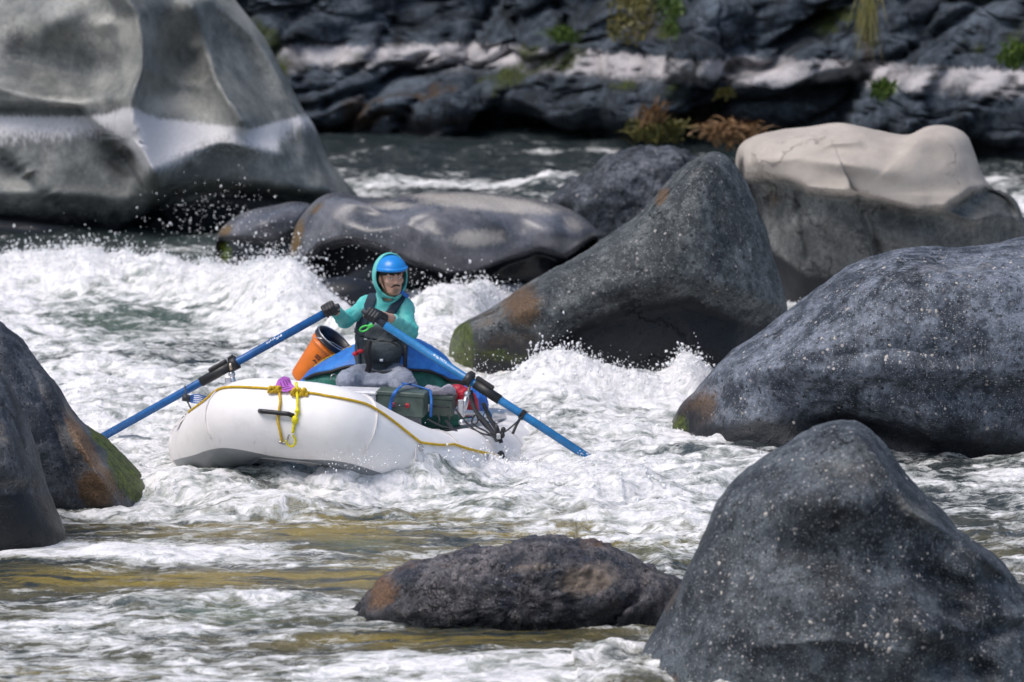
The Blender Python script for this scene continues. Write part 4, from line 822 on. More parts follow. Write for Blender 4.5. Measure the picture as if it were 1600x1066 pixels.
# perimeter rope from ring to ring, seams, patches, rings
ropest = [(-.88, .6, 66), (-.88, 0, 62), (-.87, -.9, 60), (-.71, -1.56, 50), (-.36, -2.08, 49), (-.10, -2.14, 47), (.09, -2.14, 47), (.34, -2.09, 46), (.60, -1.72, 24), (.78, -1.40, 42), (.87, -.95, 30), (.88, -.45, 14), (.88, .3, 12)]
raft.part('perimeter_rope', Geo().tube(surf_line(ropest, .010), .0085, 8), M['rope_y'])
for (x, y, a) in [(-.87, -.9, 52), (-.71, -1.56, 42), (.60, -1.72, 20), (.88, -.45, 10), (.88, .3, 8)]:
    i = s_at(x, y); c = W(surf(i, a, TR+.012)); nn = (W(surf(i, a, TR+.1))-c)
    g = Geo(); up = W(surf(i, a+4, TR))-W(surf(i, a-4, TR)); up /= np.linalg.norm(up); tn = np.cross(up, nn/np.linalg.norm(nn))
    g.ring(c-up*.02, nn, .022, .004); raft.part('d_ring', g, M['steel'])
    nb = nn/np.linalg.norm(nn); g = Geo().box(c-up*.075-nb*.012, [tn, up, nb], (.042, .042, .003), .003); raft.part('ring_patch', g, M['seam'])
for (x, y) in [(-.42, -2.08), (.42, -2.08), (.80, -1.32), (-.80, -1.32), (.86, .2), (-.86, .2)]:
    i = s_at(x, y); g = Geo(); g.tube(W([surf(i, a, TR+.0012) for a in np.linspace(-30, 130, 40)]), .016, 8, flat=.12); raft.part('seam', g, M['seam'])
# lower scuff lines and grab handle on the bow
hc = surf_line([(-.13, -2.14, 10), (.06, -2.14, 10)], .03, 14)
hp = np.concatenate([surf_line([(-.15, -2.14, 11), (-.13, -2.14, 10)], .0, 3)[:1], hc, surf_line([(.06, -2.14, 10), (.08, -2.14, 9)], .0, 3)[-1:]])
raft.part('grab_handle', Geo().tube(hp, .016, 12), M['rubber'])
g = Geo(); g.ball(W(surf(s_at(-.86, -.95), -26, TR+.03)), .034, 10); raft.part('valve_cap', g, M['rubber'])
g = Geo(); c = W(surf(s_at(.86, -.66), 20, TR+.012)); g.ball(c, (.03, .012, .05), 8); raft.part('valve_flap', g, M['rubber'])
raft.part('valve', Geo().ball(P(562, 621, 29.42), (.034, .03, .028), 8), M['cloth'])
# bow line: two knotted bunches, hanging tails, steel ring
def knot(c, r, n_=70, turns=5.5, seed=0):
    t = np.linspace(0, 1, n_*2); a = t*2*math.pi*turns
    return np.asarray(c)+np.stack([(t-.5)*r*2.4+.006*np.sin(a*1.7+seed), -.012-.016*np.abs(np.sin(a+seed)), r*.55*np.cos(a*1.13+seed)], -1)
bl = Geo()
k1, k2 = W(surf(s_at(-.10, -2.14), 46, TR+.015)), W(surf(s_at(.09, -2.14), 46, TR+.015))
bl.tube(knot(k1, .034, seed=1), .0095, 8); raft.part('rope_knot', bl, M['rope_y'])
bl = Geo().tube(knot(k2, .042, seed=3), .0095, 8); raft.part('rope_knot', bl, M['rope_y'])
def drop_line(a, b, n_=14, bow_=.02):
    t = np.linspace(0, 1, n_)[:, None]; return np.asarray(a)*(1-t)+np.asarray(b)*t+np.array([0, -1, 0])*bow_*4*t*(1-t)
def onbow(px, py, r=.014):
    """point on the bow tube surface seen at that pixel"""
    best = None
    for i in list(range(-30, 31)):
        for a in range(-60, 100, 3):
            q = W(surf(i, a, TR+r)); x, y = proj(q); d = (x-px)**2+(y-py)**2
            if best is None or d < best[0]: best = (d, q)
    return best[1]
tl = Geo().tube(catmull([onbow(437, 612), onbow(438, 632), onbow(434, 655), onbow(437, 672), onbow(441, 690)], 6), .009, 8); raft.part('rope_tail', tl, M['rope_y'])
q1 = [onbow(463, 598, .03), onbow(464, 620, .03), onbow(465, 642, .02), onbow(460, 658), onbow(457, 676)]
raft.part('rope_tail', Geo().tube(catmull(q1, 6), .010, 8).ball(onbow(460, 658), (.024, .02, .03), 7).ball(onbow(464, 644, .02), (.018, .016, .02), 7), M['rope_b'])
raft.part('rope_tail', Geo().tube(catmull([onbow(458, 679), onbow(461, 690), onbow(456, 697), onbow(449, 693), onbow(447, 688)], 6), .007, 8), M['rope_b'])
raft.part('carabiner', Geo().tube(catmull([onbow(451, 678), onbow(447, 690), onbow(436, 690), onbow(446, 693), onbow(452, 680)], 5), .0055, 8), M['steel'])
raft.part('bow_patch', Geo().tube(W([surf(i, 2, TR+.001) for i in range(-9, 14)]), .012, 6, flat=.1), M['seam'])
# purple tag tied under the knots, with dark writing strokes
c = W(surf(s_at(-.03, -2.14), 52, TR+.03)); pt_ = [P(427, 610, c[1]-.02), P(434, 594, c[1]), P(443, 588, c[1]+.01), P(452, 590, c[1]+.01), P(456, 600, c[1]), P(462, 606, c[1]-.02), P(448, 613, c[1]-.04), P(436, 611, c[1]-.03)]
v = np.concatenate([pt_, np.array(pt_)+np.array([0, .006, 0])]); mid = v.mean(0)
f = [tuple(range(8))[::-1], tuple(range(8, 16))]+[(i, (i+1) % 8, 8+(i+1) % 8, 8+i) for i in range(8)]
tg = raft.part('paper_tag', Geo().add(v, f), M['purple'], False)
g = Geo()
for (x0, y0, x1, y1) in [(438, 597, 440, 604), (442, 595, 446, 603), (446, 594, 450, 602), (438, 606, 452, 604), (443, 609, 455, 606), (449, 593, 453, 597)]:
    a, b = P(x0, y0, c[1]-.045), P(x1, y1, c[1]-.045); g.tube([a, b], .0025, 5)
pp_ = raft.part('pen_strokes', g, M['ink'], parent=tg)

# aluminium frame with oarlocks
fr = Geo(); rl = .80
def fz(y): return .30
fr_e = link('raft_frame', None, (0, 0, 0), raft.e)
frame = Geo()
for sx in (-1, 1): frame.tube(W([(sx*rl, -.5, .30), (sx*rl, .9, .31)]), .021, 14)
for y in (-.02, .35, .75): frame.tube(W([(-.92, y, .355), (.92, y, .355)]), .021, 14)
bpy.data.objects.remove(fr_e)
fro = raft.part('raft_frame', frame, M['alu'])
for sx in (-1, 1):
    for y in (-.02, .35, .75): raft.part('frame_fitting', Geo().ball(W((sx*rl, y, .333)), (.034, .034, .04), 8), M['alu'], parent=fro)
def oarlock(stand, tip, lean):
    """angled stand from the frame, bronze horn, ring round the oar"""
    s_, t_ = np.asarray(stand), np.asarray(tip); d = t_-s_
    g = Geo(); g.tube([s_, s_+d*.25, s_+d*.55], [.026, .024, .018], 14).ball(s_+d*.57, .026, 8).ball(s_, .032, 8)
    g.box(s_+d*.3+np.array([-.03, -.02, -.02]), np.eye(3), (.022, .012, .05), .006)
    a = raft.part('oar_stand', g, M['alu'])
    g = Geo().tube([s_+d*.57, s_+d*.8], .011, 10)
    side = np.array([.0, -1., 0])*.042
    arc = [s_+d*.8+side*0, s_+d*.9+side, t_+side*1.15, t_+side*.9+d*.12]
    arc2 = [s_+d*.8, s_+d*.9-side, t_-side*1.15, t_-side*.9+d*.12]
    g.tube(catmull(arc, 6), [.012]*18+[.006], 10).tube(catmull(arc2, 6), [.012]*18+[.006], 10)
    b = raft.part('oarlock', g, M['bronze']); return b
YR, YL = 30.87, 31.08
oarlock(P(722, 646, YR), P(737, 594, YR), 1)
oarlock(P(364, 604, YL), P(361, 571, YL), -1)
# pipe end with blue strap on the far-left rail
g = Geo().tube([P(285, 621, 31.0), P(302, 624, 31.0)], .026, 14); g.tube([P(289, 603, 30.98), P(291, 616, 30.93), P(293, 628, 30.93), P(298, 638, 31.0)], .006, 8)
raft.part('pipe_end', g, M['grip'])
g = Geo()
for k in range(5): g.tube(catmull([P(298, 618+k*2.6, 30.95), P(310, 617+k*3.2, 30.93), P(322, 620+k*2, 30.96), P(338, 617, 31.0)], 5), .008, 7, flat=.6)
raft.part('strap_bundle', g, M['bluestrap'])
raft.part('strap_bundle', Geo().tube([P(322, 624, 30.98), P(340, 614, 31.05)], [.02, .012], 8), M['black'])
# black straps over the right tube
def strap(pts, w_=.02, mat='black', nm='strap', rnd=False, wid_dir=(1, 0, .2)):
    q = catmull(np.array([P(*a) for a in pts]), 8); g = Geo()
    if rnd: g.tube(q, w_/2, 8)
    else: g.ribbon(q, w_, .004, wid_dir)
    return raft.part(nm, g, M[mat])
strap([(668, 655, 30.62), (690, 666, 30.35), (712, 672, 30.15), (719, 695, 29.95), (719, 702, 29.93)], .016)
strap([(697, 657, 30.7), (706, 668, 30.35), (714, 680, 30.1), (718, 694, 29.96)], .022)
strap([(683, 670, 30.25), (686, 684, 30.0), (690, 690, 29.95)], .03, nm='strap_tail')
strap([(735, 610, 30.9), (742, 640, 30.7), (762, 664, 30.45), (778, 690, 30.2)], .034)
strap([(755, 630, 30.9), (766, 655, 30.7), (778, 676, 30.4), (783, 692, 30.2)], .03)
strap([(712, 640, 30.8), (728, 660, 30.55), (745, 674, 30.4), (765, 680, 30.3), (785, 677, 30.35), (805, 662, 30.5), (817, 650, 30.62)], .016)
strap([(748, 655, 30.7), (764, 672, 30.4), (785, 684, 30.2)], .014); strap([(742, 648, 30.7), (738, 662, 30.5), (762, 676, 30.3), (778, 690, 30.15)], .014)
strap([(760, 652, 30.8), (775, 662, 30.6), (785, 684, 30.25)], .008, rnd=True)
g = Geo()
for k in range(9): g.ball(P(780+rng.normal()*4, 682+rng.normal()*6, 30.2), (.018, .016, .024), 6)
raft.part('buckle_cluster', g, M['rubber']); raft.part('buckle', Geo().box(P(779, 682, 30.14), np.eye(3), (.014, .008, .02), .004), M['alu'])
strap([(762, 640, 30.9), (768, 650, 30.8), (765, 660, 30.75), (755, 652, 30.8), (758, 644, 30.85)], .01, 'oar_blue2', 'blue_cord', True)
for xs_ in (684, 700, 744): strap([(xs_, 648, 30.7), (xs_+3, 657, 30.62), (xs_-2, 664, 30.7)], .012, nm='frame_strap', rnd=True)

# ------------------------------------------------------------------ load on the raft
def yawed(d): a = R(d); return np.array([[math.cos(a), math.sin(a), 0], [-math.sin(a), math.cos(a), 0], [0, 0, 1.]])
def ammo(label, c, half, latch=True, lidd=.02, yaw_=-8):
    ax = yawed(yaw_)@np.array([[1, 0, -.05], [0, 1, 0], [.05, 0, 1]]); c = np.asarray(c); hx, hy, hz = half
    t = T('ammo_box', label, 'metal box', c-ax[2]*hz, 'green boxes strapped on the raft')
    t.part('body', Geo().box(c-ax[2]*.012, ax, (hx, hy, hz-.012), .008), M['ammo'])
    t.part('lid', Geo().box(c+ax[2]*(hz-.014), ax, (hx+.006, hy+.006, .016), .006), M['ammo'])
    f = c-ax[1]*(hy+.004)
    t.part('handle', Geo().tube([f+ax[0]*-.06-ax[2]*.005, f-ax[1]*.012-ax[0]*.05-ax[2]*.005, f-ax[1]*.012+ax[0]*.05-ax[2]*.005, f+ax[0]*.06-ax[2]*.005], .005, 8), M['grip'])
    if latch:
        for sx in (-1, 1): t.part('latch', Geo().box(f+ax[0]*.052*sx-ax[2]*.004, ax, (.014, .008, .016), .004), M['red'])
        t.part('bolt', Geo().ball(f-ax[1]*.012-ax[2]*.004, .006, 6), M['alu'])
    return t
ammo('olive green metal box with red latches, strapped in front of the rower', P(629, 629, 30.86), (.172, .11, .088))
ammo('smaller dark green box to the right of the red latched one', P(692, 632, 31.05), (.085, .09, .075), False)
t = T('cooler', 'white cooler half hidden behind the raft tube, left of the green box', 'cooler', P(562, 632, 30.9))
ax = yawed(-14); c = P(560, 622, 30.9)
t.part('body', Geo().box(c-ax[2]*.02, ax, (.155, .1, .06), .012), M['cooler']); t.part('lid', Geo().box(c+ax[2]*.052, ax, (.165, .11, .014), .01), M['cooler'])
t.part('end_plate', Geo().box(c+ax[0]*.158-ax[2]*.01, ax, (.004, .07, .045), .003), M['grip'])
strap([(648, 598, 31.05), (630, 602, 30.85), (618, 612, 30.72), (611, 630, 30.73), (609, 650, 30.73)], .026, 'bluestrap', 'cam_strap')
strap([(672, 610, 30.9), (674, 628, 30.73), (673, 652, 30.73)], .018, 'bluestrap', 'cam_strap')
strap([(628, 599, 31.0), (650, 603, 30.95), (672, 610, 30.9)], .014, 'bluestrap', 'cam_strap', True)
def lump(name, label, cat, pxpy, Y, T_, mat, seed=0, namp=.02, rough=.0):
    o = boulder(name, label, pxpy, (sum(a for a, b in pxpy)/len(pxpy), sum(b for a, b in pxpy)/len(pxpy)), 0, T_, T_, mat, Y=Y, nt_=80, nf=50, namp=namp, nscale=6, rough=rough, seed=seed, cat=cat); return o
lump('folded_shirt', 'crumpled pale grey cloth lying on the smaller green box', 'cloth', [(663, 612), (666, 603), (678, 602), (690, 606), (702, 601), (711, 608), (709, 618), (690, 619), (672, 618)], 31.0, .06, M['cloth'], 2, .012, .014)
lump('dry_bag', 'crumpled red dry bag under the right oarlock', 'dry bag', [(706, 603), (718, 600), (733, 607), (745, 620), (747, 645), (735, 650), (720, 646), (713, 622)], 31.2, .09, M['redbag'], 5, .015, .012)
lump('dry_bag', 'blue dry bag at the right side of the raft under the oar', 'dry bag', [(725, 600), (742, 605), (756, 614), (763, 630), (760, 643), (750, 652), (735, 655), (724, 630)], 31.35, .1, M['bluebag'], 7, .012, .01)

# ---- blue cover over the load, green sides, black piping
n = N('blue_green_cover'); wv = n.noise(7, 6, .65)
bc = n.mix(n.ss(wv, .3, .7), (.012, .11, .42), (.02, .19, .58)); gcv = n.mix(n.ss(wv, .35, .65), (.008, .075, .06), (.02, .17, .125))
gm = n.attr('moss'); n.set(col=n.mix(n.ss(gm, .45, .55), bc, gcv), rough=.5, nrm=n.bump(n.math('ADD', n.noise(9, 4, .6), n.math('MULTIPLY', n.noise(200, 2), .04)), .02)); M['cover'] = n.m
EDGE = [(466, 600), (480, 591), (494, 585), (517, 581), (546, 573), (600, 572), (636, 578), (668, 580), (688, 586), (702, 594), (722, 598), (740, 612)]
cv = boulder('gear_cover', 'blue cover with green sides and black piping over the load behind the rower', [(466, 604), (476, 588), (490, 573), (510, 561), (530, 551), (549, 540), (575, 530), (610, 525), (645, 527), (668, 536), (690, 552), (708, 570), (724, 590), (738, 610), (735, 660), (600, 680), (480, 650)],
    (600, 590), 0, .42, .5, M['cover'], Y=31.95, nt_=200, nf=110, namp=.015, nscale=4, rough=.008, e=(.8, .9), feats=[('s', EDGE, 3, 60, .05), ('r', [(670, 540), (685, 565), (700, 590)], 8, .03)], masks={'moss': [('b', EDGE, 1.2)]}, seed=31, cat='cover')
me = cv.data; vv = np.empty(len(me.vertices)*3); me.vertices.foreach_get('co', vv); vv = vv.reshape(-1, 3)+np.array(cv.location); cx_, cy_ = proj(vv); mfront = vv[:, 1] < 31.98
def oncover(x, y, r):
    d = (cx_-x)**2+(cy_-y)**2+1e6*~mfront; q = P(x, y, vv[int(np.argmin(d)), 1]-r); return q
part('piping', Geo().tube(catmull([oncover(x, y, .005) for x, y in EDGE], 6), .014, 8), M['black'], cv, org=np.array(cv.location))
part('edge_cord', Geo().tube(catmull([oncover(x, y, .015) for x, y in [(490, 574), (505, 563), (522, 554), (538, 546), (549, 541)]], 5), .005, 6), M['rope_y'], cv, org=np.array(cv.location))
part('ring', Geo().ring(P(522, 590, 31.6), (0.3, -1, .2), .024, .004), M['steel'], cv, org=np.array(cv.location))

# ---- orange bucket tilted in the load
mc = P(523, 531, 32.05); bt = P(473, 597, 32.05); ax = bt-mc; ax[1] += .08; L_ = np.linalg.norm(ax); ax /= L_
t = T('bucket', 'orange plastic bucket with black rim, tilted in the load beside the rower', 'bucket', bt)
RB = .148
t.part('body', Geo().lathe(mc, ax, [(.035, RB-.012), (.036, RB-.004), (.06, RB-.006), (.062, RB+.004), (.075, RB+.004), (.078, RB-.008), (.11, RB-.011), (L_-.02, RB-.036), (L_, RB-.045), (L_, 0)], 48), M['orange'])
t.part('rim', Geo().lathe(mc, ax, [(.30, .0), (.30, RB-.03), (.06, RB-.016), (.004, RB-.014), (-.006, RB-.004), (-.006, RB+.008), (.008, RB+.012), (.012, RB+.004), (.022, RB+.004), (.024, RB+.010), (.034, RB+.010), (.036, RB-.002)], 48), M['bucket_black'])
A_ = np.cross(ax, [0, 1, 0]); A_ /= np.linalg.norm(A_); B_ = np.cross(ax, A_)
if B_[1] > 0: B_ = -B_
def bk(al, th, r): th = R(th); return mc+ax*al+r*(math.sin(th)*A_+math.cos(th)*B_)
t.part('wire_bail', Geo().tube([bk(.055, -60, RB+.012), bk(.01, -35, RB+.016), bk(-.01, 0, RB-.04), bk(-.012, 45, RB-.02), bk(-.01, 80, RB+.01)], .003, 6), M['alu'])
t.part('rim_cord', Geo().ring(mc-ax*.008, ax, RB+.003, .0035, 40), M['alu'])
def decal(cells, al0, th0, sz):
    g = Geo()
    for (i, j, w_, h_) in cells:
        q = []
        for (di, dj) in ((0, 0), (w_, 0), (w_, h_), (0, h_)):
            al = al0+(j+dj)*sz; th = th0+math.degrees((i+di)*sz/RB); q.append(bk(al, th, RB-.008-(al-.1)*.14+.0025))
        g.add(q, [(0, 1, 2, 3)])
    return g
dm = simple('bucket_print_black', (.02, .015, .015), .5)
S0 = -20
t.part('printed_mark', decal([(0, 0, 4.6, .7), (0, 0, .7, 3), (4, 0, .7, 3), (1.2, 1.1, .7, 1.4), (2.4, 1.1, .7, 1.4), (0, 2.7, 4.6, .6)], .13, S0, .0095), dm, False)
t.part('printed_mark', decal([(0, 1, 1.2, 2), (1, 0, 1.4, 1.4), (1.4, 1.7, 1.2, 2.2), (2.8, .4, 1., 3), (3.8, 1.4, 1, 1)], .175, S0, .010), dm, False)
t.part('printed_mark', Geo().tube([bk(.245+.018*math.cos(a), S0+8+math.degrees(.018*math.sin(a)/RB), RB-.026) for a in np.linspace(0, 6.3, 20)], .002, 5).tube([bk(.235, S0+4, RB-.025), bk(.255, S0+12, RB-.027)], .002, 5), simple('bucket_print_brown', (.3, .06, .01), .5), False)
t.part('printed_mark', decal([(0, 0, 2.2, .5), (0, 1.7, 2.2, .5), (0, 0, .5, 2.2), (1.7, 0, .5, 2.2), (.8, .8, .6, .6)], .285, S0-2, .0085), dm, False)

# ------------------------------------------------------------------ oars
def oar(label, grip_end, lock, dip, sleeve, stopper, dec, mat, strapat=None):
    a, l_, d_ = [P(*q) for q in (grip_end, lock, dip)]; u = (d_-a)/np.linalg.norm(d_-a)
    def at(px):     # parameter along the oar whose image falls at px
        tt = np.linspace(-.2, 4.2, 1500); x, _ = proj(a+u*tt[:, None]); return float(tt[np.argmin(np.abs(x-px))])
    t = T('oar', label, 'oar', a); L = np.linalg.norm(d_-a)+.25; tg_ = at(dec[0])
    t.part('shaft', Geo().tube([a+u*(tg_-.01), a+u*(L)], .0295, 20), mat)
    t.part('grip', Geo().tube([a+u*.0, a+u*.012, a+u*.10, a+u*.13, a+u*(tg_)], [.016, .0195, .0195, .022, .0255], 18), M['grip'])
    s0, s1 = at(sleeve[0]), at(sleeve[1])
    t.part('sleeve', Geo().tube([a+u*s0, a+u*s1], .036, 20), M['rubber'])
    st = at(stopper); up = np.cross(u, [0, 1, 0]); up /= np.linalg.norm(up); up *= np.sign(up[2])
    g = Geo().tube([a+u*(st-.03), a+u*(st-.028), a+u*(st+.028), a+u*(st+.03)], [.038, .05, .05, .038], 20)
    g.box(a+u*(st+np.sign(s1-s0)*.0)+up*.045, [u, np.cross(up, u), up], (.022, .02, .02), .006)
    t.part('oar_stopper', g, M['rubber'])
    t.part('oar_pad', Geo().box(a+u*(st+.115)+up*.045, [u, np.cross(up, u), up], (.075, .02, .016), .008), M['rubber'])
    b0 = a+u*L; bs = np.array([0, .25, 1.]); bs = bs-u*bs.dot(u); bs /= np.linalg.norm(bs)
    nb = 9; tq = np.linspace(0, .62, nb); wq = np.array([.03, .05, .072, .078, .08, .08, .078, .07, .045]); g = Geo(); nn = np.cross(u, bs); V = []
    for x_, w_ in zip(tq, wq): V += [b0+u*x_+bs*w_+nn*.004, b0+u*x_-bs*w_+nn*.004, b0+u*x_-bs*w_-nn*.004, b0+u*x_+bs*w_-nn*.004]
    g.add(V, [(4*i+j, 4*i+(j+1) % 4, 4*i+4+(j+1) % 4, 4*i+4+j) for i in range(nb-1) for j in range(4)]+[(3, 2, 1, 0), tuple(4*(nb-1)+j for j in range(4))]); t.part('blade', g, mat, False)
    cdir = CAM-a; cdir = cdir-u*cdir.dot(u); cdir /= np.linalg.norm(cdir); up2 = np.cross(u, cdir); up2 *= np.sign(up2[2])
    g = Geo(); d0, d1 = at(dec[1]), at(dec[2]); r_ = np.random.default_rng(4)
    k = 0; x_ = min(d0, d1)
    while x_ < max(d0, d1):
        w_ = r_.uniform(.006, .018); th = r_.uniform(-.25, .25); q = []
        for xx_, an_ in ((x_, th-.22), (x_+w_, th-.18), (x_+w_*.8, th+.3), (x_-w_*.1, th+.22)): q.append(a+u*xx_+.0302*(math.cos(an_+.45)*cdir+math.sin(an_+.45)*up2))
        g.add(q, [(0, 1, 2, 3)]); x_ += w_+r_.uniform(.001, .006)
    t.part('decal', g, M['decal'], False)
    return t, a, u, at
oL, aL, uL, atL = oar('blue oar on the left, its blade end hidden behind the mossy boulder', (530, 477, 31.0), (366, 568.5, 31.2), (150, 688.6, 31.2), (369, 314), 366, (505, 443, 420), M['oar_blue'])
oR, aR, uR, atR = oar('blue oar on the right dipping into the foam', (566, 485, 31.02), (734, 592.5, 30.95), (930, 722, 30.5), (742, 781), 732, (604, 677, 697), M['oar_blue2'])
g = Geo(); 
for k in range(3): g.ring(aR+uR*(atR(815)+k*.012), uR, .0325, .006, 20, 6)
oR.part('strap_loop', g.ribbon(catmull([P(814, 652, 30.6), P(808, 662, 30.55), (P(801, 678, 30.5))], 5), .02, .004, (1, 0, 0)), M['black'])

# ------------------------------------------------------------------ the rower
n = N('skin'); sk = n.mix(n.ss(n.noise(14, 5, .6), .35, .7), (.50, .27, .185), (.62, .37, .27))
sk = n.mix(n.ss(n.attr('stub'), 2*0+.25, .8, 0, .72), sk, (.12, .07, .055)); sk = n.mix(n.ss(n.attr('red'), .2, .9, 0, .6), sk, (.55, .17, .13))
n.set(col=sk, rough=.5); n.b.inputs['Subsurface Weight'].default_value = .08; n.b.inputs['Subsurface Radius'].default_value = (.01, .004, .002); M['skin'] = n.m
def fab(name, a, b, rough=.8, bd=.006, sc=30): 
    n = N(name); f = n.noise(8, 6, .65); n.set(col=n.mix(n.ss(f, .3, .7), a, b), rough=rough, nrm=n.bump(n.math('ADD', n.noise(sc, 5, .65), n.math('MULTIPLY', n.noise(320, 2), .12)), bd)); return n.m
M['hoodie'] = fab('teal_hoodie_fabric', (.05, .41, .39), (.19, .58, .54))
M['pants'] = fab('grey_trouser_fabric', (.22, .24, .30), (.38, .41, .49), bd=.014)
M['vest'] = fab('charcoal_vest_fabric', (.030, .040, .048), (.07, .085, .095), bd=.012)
M['vest_navy'] = fab('navy_strap_fabric', (.006, .018, .035), (.014, .035, .06))
M['glove'] = fab('black_glove', (.008, .009, .012), (.022, .024, .03), .5, .004, 60)
M['helmet'] = simple('blue_helmet_shell', (.01, .22, .62), .22, var=.06)
M['hair'] = simple('dark_hair', (.018, .012, .010), .6)
M['eye'] = simple('eye_white', (.72, .68, .66), .2); M['iris'] = simple('dark_iris', (.03, .018, .012), .15)
PB = {k: P(*v) for k, v in dict(hipL=(574, 587, 31.64), hipR=(616, 587, 31.62), knL=(542, 597, 31.24), knR=(634, 602, 31.22), anL=(556, 668, 31.3), anR=(622, 672, 31.28), pel=(595, 584, 31.66), wst=(594, 556, 31.66), chs=(597, 508, 31.64), nk=(603, 473, 31.66),
     shL=(573, 478, 31.66), shR=(632, 481, 31.62), elL=(539, 501, 31.5), elR=(641, 518, 31.45), wrL=(524, 486, 31.17), wrR=(611, 497, 31.2)).items()}
HC = P(611, 433, 31.56); ft_ = R(24); Fw = np.array([math.sin(ft_), -math.cos(ft_), -.06]); Fw /= np.linalg.norm(Fw)
Rt = np.cross([0, 0, 1.], Fw)*-1; Rt /= np.linalg.norm(Rt); tl = R(-3); Up = np.cross(Rt, Fw); Up *= np.sign(Up[2])
Rt, Up = Rt*math.cos(tl)+Up*math.sin(tl), Up*math.cos(tl)-Rt*math.sin(tl)
HA = np.array([Rt, Fw, Up])          # local x = towards picture right, y = forward, z = up
HS = 1.07
def HL(p): return (p-HC)@HA.T/HS
def HW(q): return HC+HS*np.asarray(q, float)@HA
def head(p):
    q = HL(p); k = .02
    d = ell(q, (0, -.012, .028), (.078, .098, .092))
    d = smin(d, ell(q, (0, .022, -.035), (.062, .066, .075)), .03)
    d = smin(d, ell(q, (0, .052, -.088), (.034, .030, .026)), .03)         # chin
    for sx in (-1, 1):
        d = smin(d, rcone(q, (sx*.05, .0, -.05), (sx*.02, .055, -.09), .02, .016), .03)
        d = smin(d, ell(q, (sx*.043, .062, -.018), (.022, .018, .018)), .02)   # cheek bones
        d = smax(d, -ell(q, (sx*.031, .088, .012), (.019, .016, .012)), .012)  # sockets
        d = smin(d, ell(q, (sx*.079, -.008, -.012), (.010, .02, .032)), .006)  # ears
    d = smin(d, rcone(q, (-.045, .068, .03), (.045, .068, .03), .012, .012), .015)  # brow
    d = smin(d, rcone(q, (0, .084, .02), (0, .104, -.022), .008, .013), .012)      # nose
    for sx in (-1, 1): d = smin(d, ell(q, (sx*.013, .094, -.027), (.008, .009, .007)), .006)
    d = smin(d, rcone(q, (-.02, .080, -.054), (.02, .080, -.054), .006, .006), .008)   # lips
    d = smin(d, rcone(q, (-.016, .078, -.064), (.016, .078, -.064), .007, .007), .008)
    d = smax(d, -rcone(q, (-.022, .090, -.0585), (.022, .090, -.0585), .002, .002), .003)
    return smin(d, rcone(p, HC+np.array([0, .03, -.08]), PB['nk'], .058, .062), .03)
def hand(p, c, g, b, w_, wrist, rg=.02, rf=.0115, k=.006, wr=.03):
    """hand closed on a grip: g along the grip to the thumb, b from grip to back of hand, w_ side the fingers go round"""
    def pos(off, ang, r): ang = R(ang); return c+g*off+r*(math.cos(ang)*b+math.sin(ang)*w_)
    R0 = rg+rf; d = None
    for i, off in enumerate((-.034, -.0115, .011, .033)):
        L = (.86, 1., 1.04, .96)[i]; a = [5, 5+58*L, 5+118*L, 5+172*L]; rr = [R0+.009, R0+.006, R0+.001, R0-.001]
        pts = [pos(off*1.06, aa, r_) for aa, r_ in zip(a, rr)]
        f = rcone(p, pts[0], pts[1], rf*1.12, rf); f = smin(f, rcone(p, pts[1], pts[2], rf, rf*.93), .003); f = smin(f, rcone(p, pts[2], pts[3], rf*.93, rf*.8), .003)
        f = smin(f, ell(p, pts[0]+b*.003, (rf*1.2,)*3), .004)
        d = f if d is None else np.minimum(d, f)
    pm = rcone(p, pos(-.028, -22, R0+.008), pos(.026, -22, R0+.008), .019, .019)
    pm = smin(pm, rcone(p, pos(-.02, -62, R0+.010), pos(.02, -62, R0+.012), .02, .022), .015)
    d = smin(d, pm, .012)
    th = rcone(p, pos(.03, -80, R0+.008), pos(.052, -125, R0+.004), .0165, .0135); th = smin(th, rcone(p, pos(.052, -125, R0+.004), pos(.050, -185, R0), .0135, .0105), .004)
    d = smin(d, th, .008)
    return smin(d, rcone(p, pos(0, -60, R0+.014), wrist, .027, wr), .02)
gL = -uL; cL = aL+uL*.075; gR = -uR; cR = aR+uR*.085      # thumbs towards the ends of the oars
def frame_of(g, back):
    b = np.asarray(back, float); b = b-g*b.dot(g); b /= np.linalg.norm(b); w_ = np.cross(g, b); w_ *= -np.sign(w_[1]); return b, w_
bL, wL = frame_of(gL, (-.1, -.15, 1)); bR, wR = frame_of(gR, (.1, -.2, 1))
def torso(p, o=0.):
    d = ell(p, PB['chs']+np.array([0, 0, -.02]), (.165+o, .112+o, .19+o)); d = smin(d, ell(p, PB['wst'], (.15+o, .11+o, .16+o)), .06)
    d = smin(d, ell(p, PB['pel'], (.168+o, .13+o, .12+o)), .06)
    return smin(d, rcone(p, PB['shL'], PB['shR'], .06+o, .06+o), .07)
def arms(p, o=0., to=1.):
    d = None
    for s in 'LR':
        sh, el, wr = PB['sh'+s], PB['el'+s], PB['wr'+s]; we = el+(wr-el)*to
        a = smin(rcone(p, sh, el, .056+o, .046+o), rcone(p, el, we, .046+o, .046+o+(.031-.046)*to+(.004 if o else 0)), .03)
        d = a if d is None else np.minimum(d, a)
    return d
def legs(p, o=0., feet=True):
    d = None
    for s in 'LR':
        a = smin(rcone(p, PB['hip'+s], PB['kn'+s], .100+o, .074+o), rcone(p, PB['kn'+s], PB['an'+s], .06+o, .042+o), .03)
        if feet: a = smin(a, rcone(p, PB['an'+s]+np.array([0, .02, -.03]), PB['an'+s]+np.array([0, -.18, -.05]), .042, .03), .03)
        d = a if d is None else smin(d, a, .02)
    return d
